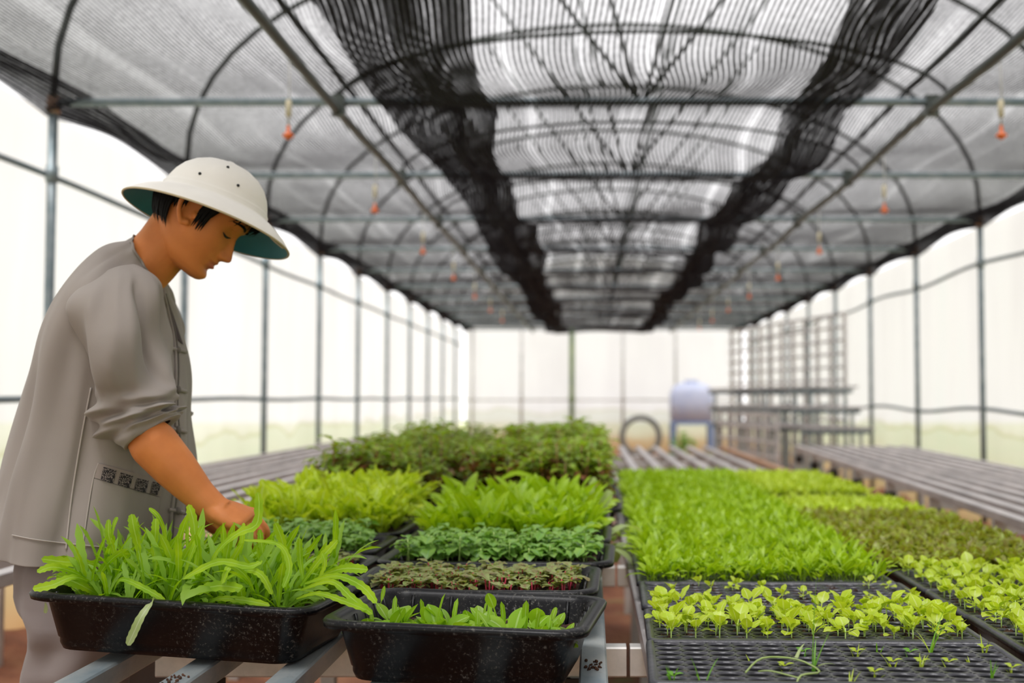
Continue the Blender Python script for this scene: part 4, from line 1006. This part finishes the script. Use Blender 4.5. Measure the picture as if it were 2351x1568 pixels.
# legs and feet
for dy, x0 in ((-.10, 150), (.12, 262)):
    hip, knee, ank = P(x0+45, 1240, dy), Vector((P(x0+5, 1500, dy).x, YM+dy*1.05, .49)), Vector((P(x0, 1500, dy).x-.02, YM+dy*1.1, .085))
    limb([hip, (hip+knee)/2+Vector((.01, 0, 0)), knee, (knee+ank)/2+Vector((-.015, 0, .02)), ank], [.088, .078, .056, .054, .036], 24, 32)
    rg = []
    for t, hy, z0, z1 in ((-.065, .020, .02, .05), (-.05, .030, .013, .075), (0, .033, .013, .10), (.05, .036, .013, .075), (.10, .043, .013, .05), (.15, .042, .013, .036), (.175, .028, .015, .028)):
        rg.append([Vector((ank.x+t, ank.y+hy*math.cos(2*PI*k/20), (z0+z1)/2+(z1-z0)/2*math.sin(2*PI*k/20))) for k in range(20)])
    body.rings(rg)
def skin_mat():
    m, nt, out = newmat('tanned_skin')
    p = nt.nodes.new('ShaderNodeBsdfPrincipled'); p.inputs['Roughness'].default_value = .5; p.inputs['Specular IOR Level'].default_value = .35
    c = ramp(nt, noise(nt, 14, 4), [(.35, (.56, .182, .048)), (.65, (.68, .232, .062))]).outputs[0]
    tc = nt.nodes.new('ShaderNodeTexCoord')
    def spot(c, pt, rad, col, amt, soft=.5):
        d = nt.nodes.new('ShaderNodeVectorMath'); d.operation = 'DISTANCE'; nt.links.new(tc.outputs['Object'], d.inputs[0]); d.inputs[1].default_value = pt
        f = ramp(nt, math_(nt, 'DIVIDE', d.outputs['Value'], rad), [(soft, (1, 1, 1)), (1, (0, 0, 0))]).outputs[0]
        return mixrgb(nt, math_(nt, 'MULTIPLY', f, amt), c, col)
    base = Vector((P(150, 1500).x, YM, 0))
    for v, r_, col, am in ((Vector((.087, .0, -.066)), .020, (.45, .11, .075), .75), (Vector((.08, -.014, -.066)), .015, (.40, .10, .07), .6), (Vector((.112, 0, -.036)), .018, (.50, .15, .09), .4)):
        c = spot(c, (HM @ v)-base, r_*HS, col, am)
    for v in (P(343, 558, -.06), ):
        c = spot(c, v-base, .003, (.06, .02, .01), .9)
    nt.links.new(c, p.inputs['Base Color'])
    p.inputs['Subsurface Weight'].default_value = .12; p.inputs['Subsurface Radius'].default_value = (.010, .004, .002); p.inputs['Subsurface Scale'].default_value = 1
    nt.links.new(bump(nt, noise(nt, 260, 3), .06, .001), p.inputs['Normal'])
    nt.links.new(p.outputs[0], out.inputs[0]); return m
M['skin'] = skin_mat()
ORG = Vector((P(150, 1500).x, YM, 0))
body.v = [tuple(Vector(v)-ORG) for v in body.v]
man = body.build('person', 'skin', loc=ORG)
tag(man, 'person in grey shirt and cream sun helmet bending over the leafy trays', 'person')
rm = man.modifiers.new('one_skin', 'REMESH'); rm.mode = 'VOXEL'; rm.voxel_size = .0026; rm.use_smooth_shade = True
sm = man.modifiers.new('soften', 'SMOOTH'); sm.factor = .5; sm.iterations = 3
def mchild(mb, name, mats, parent=None, smooth=True):
    mb.v = [tuple(Vector(v)-ORG) for v in mb.v]; o = mb.build(name, mats, man if parent is None else parent, smooth); return o
# hair: cap over the skull with a ragged edge, plus strands
def hair_ok(z, a):
    d = abs(math.atan2(math.sin(a), math.cos(a)))/PI      # 0 front, 1 back
    if d < .22: lim = .068
    elif d < .36: lim = .050-.010*math.sin(d*60)
    elif d < .45: lim = -.008+.028*abs(d-.41)/.05
    elif d < .58: lim = .038
    else: lim = .004-.052*min(1, (d-.58)/.16)
    return z > lim+.004*math.sin(a*41)+.003*math.sin(a*67)
hb = MB(); nz2, na2 = 70, 160; zz = [-.05+.178*k/nz2 for k in range(nz2+1)]; idx = {}
def hv(i, k):
    key = (i, k % na2)
    if key not in idx:
        a = 2*PI*(k % na2)/na2; g = .0065+.0015*math.sin(a*50+i*.6)
        idx[key] = len(hb.v); hb.v.append(tuple(under_hat(HM @ head_pt(zz[i], a, g), .006)))
    return idx[key]
for i in range(nz2):
    for k in range(na2):
        if hair_ok(zz[i], 2*PI*(k+.5)/na2): hb.f.append([hv(i, k), hv(i, k+1), hv(i+1, k+1), hv(i+1, k)]); hb.mi.append(0); hb.uv.append([(0, 0)]*4)
rnd = random.Random(9)
def lock(hb, z, a, dz, out=.004, wd=.007, da=0, n=5, g0=.007):
    vs = []
    for q in range(n+1):
        t = q/n; p = HM @ head_pt(z-dz*t, a+da*t, g0+out*math.sin(PI*t)*1.2+(.002*(1-t)))
        pa = HM @ head_pt(z-dz*t, a+da*t+.05, g0+out*math.sin(PI*t)+.002*(1-t)); sd = (pa-p).normalized()*wd*.5*(1-t)**.6
        nn = (p-HM @ Vector((0, 0, z))).normalized()*.0025*(1-t)
        vs += [p-sd, p+nn, p+sd, p-nn*.5]
    vs = [under_hat(v, .006) for v in vs]
    hb.add(vs, [(q*4+k, q*4+(k+1) % 4, q*4+4+(k+1) % 4, q*4+4+k) for q in range(n) for k in range(4)])
for q in range(70):     # fringe over the forehead
    a = rnd.uniform(-.95, .95); lock(hb, .082, a, rnd.uniform(.038, .062), rnd.uniform(.004, .014), rnd.uniform(.008, .014), rnd.uniform(-.25, .25))
for sg in (-1, 1):
    for q in range(26): # sideburn
        a = sg*rnd.uniform(1.12, 1.36); lock(hb, .045, a, rnd.uniform(.045, .075), .002, .010, rnd.uniform(-.06, .06)*1.0)
    for q in range(34): # nape
        a = sg*rnd.uniform(2.0, 3.1); lock(hb, -.005, a, rnd.uniform(.035, .062), .002, .010, rnd.uniform(-.06, .06))
    for q in range(30):
        a = sg*rnd.uniform(1.7, 2.15); lock(hb, .04, a, rnd.uniform(.035, .065), .002, .010, 0)
mchild(hb, 'hair', 'hair')
for sg in (-1, 1):
    eb = MB()
    pts = [HM @ (head_pt(.0015-.0025*math.sin(PI*t), 0)*0+Vector((0, 0, 0))) for t in (0,)]
    def face(y, z, g=.0008):     # point on the face surface at given y, z
        lo, hi = 0.0, PI/2
        for _ in range(24):
            m_ = (lo+hi)/2
            if head_pt(z, m_).y < abs(y): lo = m_
            else: hi = m_
        v = head_pt(z, lo, g); return HM @ Vector((v.x, math.copysign(v.y, y), v.z))
    eb.tube([face(sg*(.017+.031*t), .0015-.0045*math.sin(PI*t*.9), .0006) for t in np.linspace(0, 1, 10)], [.0006, .0012, .0017, .0021, .0023, .0024, .0024, .0021, .0016, .0008], 6)
    mchild(eb, 'eyelashes', 'black')
    br = MB()
    br.tube([face(sg*(.012+.042*t), .026+.007*math.sin(PI*(t*.8+.1)), .0005) for t in np.linspace(0, 1, 10)], [.0015, .0027, .0031, .0032, .0031, .0028, .0024, .0020, .0015, .0008], 6)
    mchild(br, 'eyebrow', 'hair')
# ---- sun helmet
_unused = [(.0, .128), (.012, .1275), (.030, .1245), (.050, .117), (.068, .105), (.084, .087), (.095, .066), (.101, .046), (.1045, .030), (.1065, .0235), (.1085, .021), (.109, .013), (.114, .0085), (.128, .002), (.143, -.007), (.156, -.017), (.167, -.0275), (.1705, -.0315)]
def hatpt(r, z, a, k=0):
    ca, sa = math.cos(a), math.sin(a); el = 1.04 if r < .12 else 1.04-.0*(r)
    zz_ = z+(.010*(r/.17)**3*(-ca*.35)); return HP @ Vector((r*ca*1.03, r*sa*.97, zz_))
def lathe(prof, n=72): return [[hatpt(r, z, 2*PI*k/n) for k in range(n)] for r, z in prof]
mb = MB(); mb.rings(lathe([(max(r, .0008), z) for r, z in prof]+[(.1715, -.0345), (.1700, -.0355)]), caps=(True, False)); hat = mchild(mb, 'sun_helmet', 'hat')
mb = MB(); under = [(r-.0012 if r > .13 else r-.003, z-.0042) for r, z in prof if r >= .05][::-1]; under[0] = (.1690, -.0352)
mb.rings(lathe(under), caps=(False, False)); mchild(mb, 'brim_lining', 'teal', hat)
mb = MB(); n = 90; mb.tube([hatpt(.1712, -.0342, 2*PI*k/n) for k in range(n+1)], .0021, 8); mchild(mb, 'brim_piping', 'tan', hat)
mb = MB(); mb.tube([hatpt(.002, .104, 0), hatpt(.002, .110, 0)], [.012, .008], 14); mchild(mb, 'top_button', 'hat', hat)
def band_(z0, z1, a0, a1, g, mat, name):
    mb = MB(); vs = []
    for k in range(25):
        a = a0+(a1-a0)*k/24; r = float(np.interp(-z0, [-q[1] for q in prof], [q[0] for q in prof])); r1 = float(np.interp(-z1, [-q[1] for q in prof], [q[0] for q in prof]))
        vs += [hatpt(r+g, z0, a), hatpt(r1+g, z1, a)]
    mb.add(vs, [(2*k, 2*k+1, 2*k+3, 2*k+2) for k in range(24)]); mchild(mb, name, mat, hat)
for px_, py_ in ((459, 399), (523, 384), (547, 424), (385, 420)):
    # find the helmet surface point facing the camera at this pixel
    best = None
    for i in range(60):
        r_ = i/59*.104; z_ = float(np.interp(r_, [q[0] for q in prof[:9]], [q[1] for q in prof[:9]]))
        for k in range(90):
            v = hatpt(r_+.0006, z_, -PI*k/90); q = WP(v); d = (q[0]-px_)**2+(q[1]-py_)**2
            if best is None or d < best[0]: best = (d, v)
    mb = MB(); mb.ball(best[1], .0031, 12, 8); mchild(mb, 'vent_hole', 'black', hat)
mb = MB(); mb.tube(catmull([hatpt(.168, -.036, -.16), hatpt(.14, -.024, -.10), hatpt(.112, -.006, -.05)], 12), .0035, 6, flat=(Vector((0, 0, 1)), .4)); mchild(mb, 'chin_strap', 'tan', hat)
# ---- shirt
def smooth01(t): t = max(0, min(1, t)); return t*t*(3-2*t)
TOR = [((304, 536), (377, 650), .062), ((291, 545), (379, 664), .069), ((262, 560), (384, 690), .098), ((228, 584), (394, 724), .152), ((188, 622), (408, 765), .192), ((150, 680), (420, 812), .205), ((112, 762), (428, 876), .202),
       ((82, 850), (434, 945), .195), ((56, 945), (440, 1018), .192), ((30, 1045), (441, 1090), .195), ((10, 1135), (432, 1160), .202), ((-6, 1210), (420, 1225), .210), ((-12, 1252), (412, 1280), .216)]
TOR = [((b[0]+30*h/.2, b[1]), (f[0]-20*h/.2, f[1]), h) for b, f, h in TOR]
NT, NA = 96, 160
def tor(t, a, fold=1.0, grow=0.0):
    u = t*(len(TOR)-1); k = min(int(u), len(TOR)-2); f = u-k
    def cr(g):
        p0, p1, p2, p3 = g(TOR[max(k-1, 0)]), g(TOR[k]), g(TOR[k+1]), g(TOR[min(k+2, len(TOR)-1)])
        return .5*((2*p1)+(p2-p0)*f+(2*p0-5*p1+4*p2-p3)*f*f+(3*p1-p0-3*p2+p3)*f**3)
    bx, by, fx, fy, hy = (cr(lambda r: r[0][0]), cr(lambda r: r[0][1]), cr(lambda r: r[1][0]), cr(lambda r: r[1][1]), cr(lambda r: r[2]))
    b, fr = P(bx, by), P(fx, fy); c = (b+fr)/2; h = (fr-b)/2
    ex = 2.15; ca, sa = math.cos(a), math.sin(a); q = (abs(ca)**ex+abs(sa)**ex)**(-1/ex)
    p = c+h*ca*q+Vector((0, hy*sa*q, 0)); n = (h.normalized()*ca/ max(.05, h.length)+Vector((0, sa/hy, 0))).normalized()
    d = grow
    if fold:
        lo = smooth01((t-.30)/.5)
        d += fold*(lo*(.0105*math.sin(a*7+1.2+1.5*math.sin(t*3))+.0045*math.sin(a*13+t*4))+.004*math.sin(a*5+t*14)*smooth01(t*4)*(1-lo*.5)
                   +.012*mnoise.noise(Vector((math.cos(a)*2.5, math.sin(a)*2.5, t*5))))
        d += .014*(.6-1.6*abs(mnoise.noise(Vector((ca*3.2+t*.8, sa*3.2, t*1.3+2)))))*lo*fold
    return p+n*d
mb = MB(); rings_ = [[tor(i/NT, 2*PI*k/NA) for k in range(NA)] for i in range(NT+1)]
inner_ = [[tor(i/NT, 2*PI*k/NA, 1, -.004) for k in range(NA)] for i in (NT, NT-2, NT-5)]
neck_in = [[tor(i/NT, 2*PI*k/NA, 1, -.004) for k in range(NA)] for i in (3, 0)]
mb.rings(neck_in+rings_+inner_, caps=(False, False)); shirt = mchild(mb, 'shirt', 'shirt')
shirt.modifiers.new('sub', 'SUBSURF').levels = 1; shirt.modifiers['sub'].render_levels = 1
# inverse lookup: near side of the shirt under a photo pixel
LUT = []
for i in range(0, NT+1):
    for k in range(0, NA):
        a = 2*PI*k/NA
        if math.sin(a) < .35: 
            v = tor(i/NT, a); LUT.append((WP(v), i/NT, a))
def on_shirt(px_, py_, g=.003):
    best = min(LUT, key=lambda e: (e[0][0]-px_)**2+(e[0][1]-py_)**2+(0 if math.sin(e[2]) < 0 else 400)); t, a = best[1], best[2]
    st, sa_ = .006, .02
    for _ in range(14):
        base = WP(tor(t, a)); e = (px_-base[0], py_-base[1])
        dt = WP(tor(t+1e-3, a)); da = WP(tor(t, a+1e-3))
        j = np.array([[(dt[0]-base[0])/1e-3, (da[0]-base[0])/1e-3], [(dt[1]-base[1])/1e-3, (da[1]-base[1])/1e-3]])
        try: s_ = np.linalg.solve(j+np.eye(2)*1e-6, np.array(e))
        except Exception: break
        s_ = np.clip(s_, -.05, .05); t = min(1, max(0, t+float(s_[0]))); a += float(s_[1])
        if abs(e[0])+abs(e[1]) < .2: break
    if abs(e[0])+abs(e[1]) > 8: t, a = best[1], best[2]
    return tor(t, a, 1, g)
def patch(quad, nu, nv, g, name, mat, parent):
    """quad of photo pixels (top-left, top-right, bottom-right, bottom-left) laid onto the cloth"""
    mb = MB(); vs = []; uvs = []
    for j in range(nv+1):
        for i in range(nu+1):
            u, v = i/nu, j/nv; tl, tr, br_, bl = quad
            x = (tl[0]*(1-u)+tr[0]*u)*(1-v)+(bl[0]*(1-u)+br_[0]*u)*v; y = (tl[1]*(1-u)+tr[1]*u)*(1-v)+(bl[1]*(1-u)+br_[1]*u)*v
            vs.append(on_shirt(x, y, g)); uvs.append((u, v))
    mb.add(vs, [(j*(nu+1)+i, j*(nu+1)+i+1, (j+1)*(nu+1)+i+1, (j+1)*(nu+1)+i) for j in range(nv) for i in range(nu)], uvs)
    return mchild(mb, name, mat, parent)
patch([(226, 1063), (372, 1103), (366, 1140), (216, 1096)], 20, 4, .0035, 'pocket_band', 'band', shirt)
for q in ([(237, 1071), (266, 1080), (258, 1110), (230, 1100)], [(275, 1084), (303, 1092), (295, 1121), (268, 1112)], [(312, 1097), (338, 1103), (331, 1131), (305, 1124)], [(347, 1105), (366, 1110), (357, 1136), (341, 1132)]):
    patch(q, 5, 5, .0050, 'embroidered_square', 'embroid', shirt)
patch([(216, 1098), (366, 1142), (352, 1250), (192, 1255)], 14, 10, .0022, 'pocket', 'shirt', shirt)
def stitchline(pts, r=.0012, name='seam', mat='stitch', g=.002, segs=26):
    P2 = catmull([Vector((x, y, 0)) for x, y in pts], segs); mb = MB(); mb.tube([on_shirt(p.x, p.y, g) for p in P2], r, 6); mchild(mb, name, mat, shirt)
stitchline([(226, 1063), (214, 1100), (200, 1180), (190, 1255)], .0012)
stitchline([(209, 890), (188, 1000), (168, 1120), (158, 1200), (152, 1262)], .0016)
stitchline([(30, 1228), (80, 1238), (160, 1248), (260, 1258)], .0011)
stitchline([(300, 556), (340, 590), (368, 640)], .0028, 'collar_hem', 'shirt', .001)
# opening and placket
patch([(373, 668), (382, 680), (418, 790), (398, 770)], 4, 12, .0035, 'undershirt', 'shirtdark', shirt)
stitchline([(373, 664), (386, 720), (397, 775), (402, 840), (400, 930), (404, 1000), (402, 1100), (392, 1180), (388, 1240)], .0036, 'placket', 'shirt', .002, 40)
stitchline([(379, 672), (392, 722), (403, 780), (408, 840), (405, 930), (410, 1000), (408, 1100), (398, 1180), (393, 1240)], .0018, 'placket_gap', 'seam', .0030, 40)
for py_ in (800, 892, 985, 1080, 1172):
    stitchline([(385, py_-2), (400, py_), (424, py_+6)], .0042, 'loop_fastening', 'shirt', .003, 8)
    mb = MB(); mb.ball(on_shirt(403, py_, .006), (.006, .006, .008), 10, 8); mchild(mb, 'knot_button', 'seam', shirt)
# ---- sleeves
def sleeve(SL, dY, name, tw=0.0, yscale=1.0):
    NS, NB = 60, 72; rg = []
    def pt(t, a, grow=0):
        u = t*(len(SL)-1); k = min(int(u), len(SL)-2); f = u-k
        def cr(g):
            p0, p1, p2, p3 = g(SL[max(k-1, 0)]), g(SL[k]), g(SL[k+1]), g(SL[min(k+2, len(SL)-1)])
            return .5*((2*p1)+(p2-p0)*f+(2*p0-5*p1+4*p2-p3)*f*f+(3*p1-p0-3*p2+p3)*f**3)
        bx, by, fx, fy, hy, oy = [cr(lambda r, j=j: r[j]) for j in range(6)]
        b, fr = P(bx, by, dY+oy), P(fx, fy, dY+oy); c = (b+fr)/2; h = (fr-b)/2; ca, sa = math.cos(a), math.sin(a)
        p = c+h*ca+Vector((0, hy*sa, 0)); n = (h.normalized()*ca+Vector((0, sa, 0))).normalized()
        low = smooth01((t-.45)/.3); d = grow
        # diagonal draped folds sweeping from the back of the shoulder to the elbow, tighter near the cuff
        d += .016*math.sin(a*2.0-t*7+.6)*smooth01(t*3)*(1-low)+.012*math.sin(a*3+t*13+1.0)*smooth01((t-.12)*4)*(1-.5*low)-.016*gs(math.atan2(math.sin(a+.9-t*1.1), math.cos(a+.9-t*1.1)), .16)*smooth01((t-.08)*7)*(1-low)
        d += low*(.0115*math.sin(t*40+a*1.6+1.0)*(1-smooth01((t-.84)/.08))+.004*math.sin(t*66-a*2.5))*(1-.7*smooth01((t-.86)/.1))
        d += .007*mnoise.noise(Vector((ca*1.5, sa*1.5, t*5+3)))
        rn = 1-2.2*abs(mnoise.noise(Vector((ca*1.6+t*2.2, sa*1.6-t*1.5, t*1.6+7)))); d += .013*rn*smooth01(t*4)*(1-.6*smooth01((t-.8)/.1))
        d += .010*smooth01((t-.80)/.03)*(1-.0*t)*(1 if t > .80 else 0)
        d -= .006
        return p+n*d
    outer = [[pt(i/NS, 2*PI*k/NB) for k in range(NB)] for i in range(NS+1)]
    inn = [[pt(1-.006*j, 2*PI*k/NB, -.007-.002*j) for k in range(NB)] for j in range(8)]
    mb = MB(); mb.rings(outer+inn, caps=(True, False)); o = mchild(mb, name, 'shirt', shirt); m_ = o.modifiers.new('sub', 'SUBSURF'); m_.levels = 1; m_.render_levels = 1
    return o
SN = [(215, 640, 318, 602, .035, .06), (180, 672, 356, 632, .062, .03), (166, 712, 371, 680, .078, .01), (171, 775, 383, 752, .084, .0), (190, 838, 388, 822, .080, -.005), (212, 892, 391, 874, .074, -.01), (228, 930, 396, 906, .070, -.012),
      (226, 962, 401, 925, .070, -.014), (246, 988, 402, 938, .066, -.015), (272, 1012, 400, 950, .062, -.012), (297, 1034, 397, 962, .058, -.008)]
sleeve(SN, -.165, 'rolled_sleeve')
SF = [(290, 640, 372, 620, .04, -.06), (280, 690, 392, 680, .07, -.03), (290, 760, 408, 750, .075, 0), (305, 850, 408, 840, .062, 0), (318, 930, 412, 915, .056, 0), (330, 980, 420, 960, .054, 0), (345, 1020, 425, 985, .050, 0)]
sleeve(SF, .165, 'rolled_sleeve')
# ---- trousers
tr = MB()
def legtube(dy, LG, seed):
    NS, NB = 60, 56; rg = []
    for i in range(NS+1):
        t = i/NS; u = t*(len(LG)-1); k = min(int(u), len(LG)-2); f = u-k
        x, z, hx, hy = [LG[k][j]*(1-f)+LG[k+1][j]*f for j in range(4)]
        row = []
        for q in range(NB):
            a = 2*PI*q/NB; ca, sa = math.cos(a), math.sin(a)
            d = .010*math.sin(t*24+a*1.5+seed)*smooth01((t-.1)*4)*(.5+.5*math.sin(t*9+seed))+.008*mnoise.noise(Vector((ca*1.4+seed, sa*1.4, t*8)))+.006*math.sin(a*6+t*5)
            row.append(Vector((x+(hx+d)*ca, YM+dy+(hy+d)*sa, z)))
        rg.append(row)
    inn = [[v+(Vector((sum(p.x for p in r)/len(r), sum(p.y for p in r)/len(r), v.z))-v)*.04 for v in r] for r in (rg[-1], rg[-3])]
    tr.rings(rg+inn, caps=(True, False))
def xz(px_, py_, dy): v = P(px_, py_, dy); return v.x, v.z
def LG(dy, rows, tail):
    out = []
    for l, r_, py_, hy in rows:
        a, b = P(l, py_, dy), P(r_, py_, dy); out.append(((a.x+b.x)/2, a.z, (b.x-a.x)/2, hy))
    x0 = out[-1][0]
    for dx, z, hx, hy in tail: out.append((x0+dx, z, hx, hy))
    return out
legtube(-.10, LG(-.10, [(80, 310, 1215, .085), (52, 325, 1290, .100), (46, 335, 1370, .11), (74, 325, 1425, .115), (80, 310, 1470, .11), (66, 300, 1530, .11), (68, 290, 1600, .105)], [(0, .45, .09, .10), (-.01, .28, .085, .095), (-.01, .12, .085, .09)]), 1.0)
legtube(.12, LG(.12, [(150, 340, 1215, .07), (170, 372, 1300, .09), (190, 392, 1400, .115), (210, 395, 1500, .11), (215, 390, 1600, .105)], [(0, .45, .09, .10), (-.01, .28, .085, .095), (-.01, .12, .085, .09)]), 4.0)
mchild(tr, 'trousers', 'trouser')
sd = MB()
for dy, x0 in ((-.10, 150), (.12, 262)):
    ax_ = P(x0, 1500, dy).x-.02; yy = YM+dy*1.1
    sd.rings([[Vector((ax_+.055+.125*math.cos(2*PI*k/28), yy+(.048 if math.cos(2*PI*k/28) > 0 else .038)*math.sin(2*PI*k/28), z)) for k in range(28)] for z in (0.0, .013)])
    mchild(sd, 'sandal', 'sandal'); sd = MB()
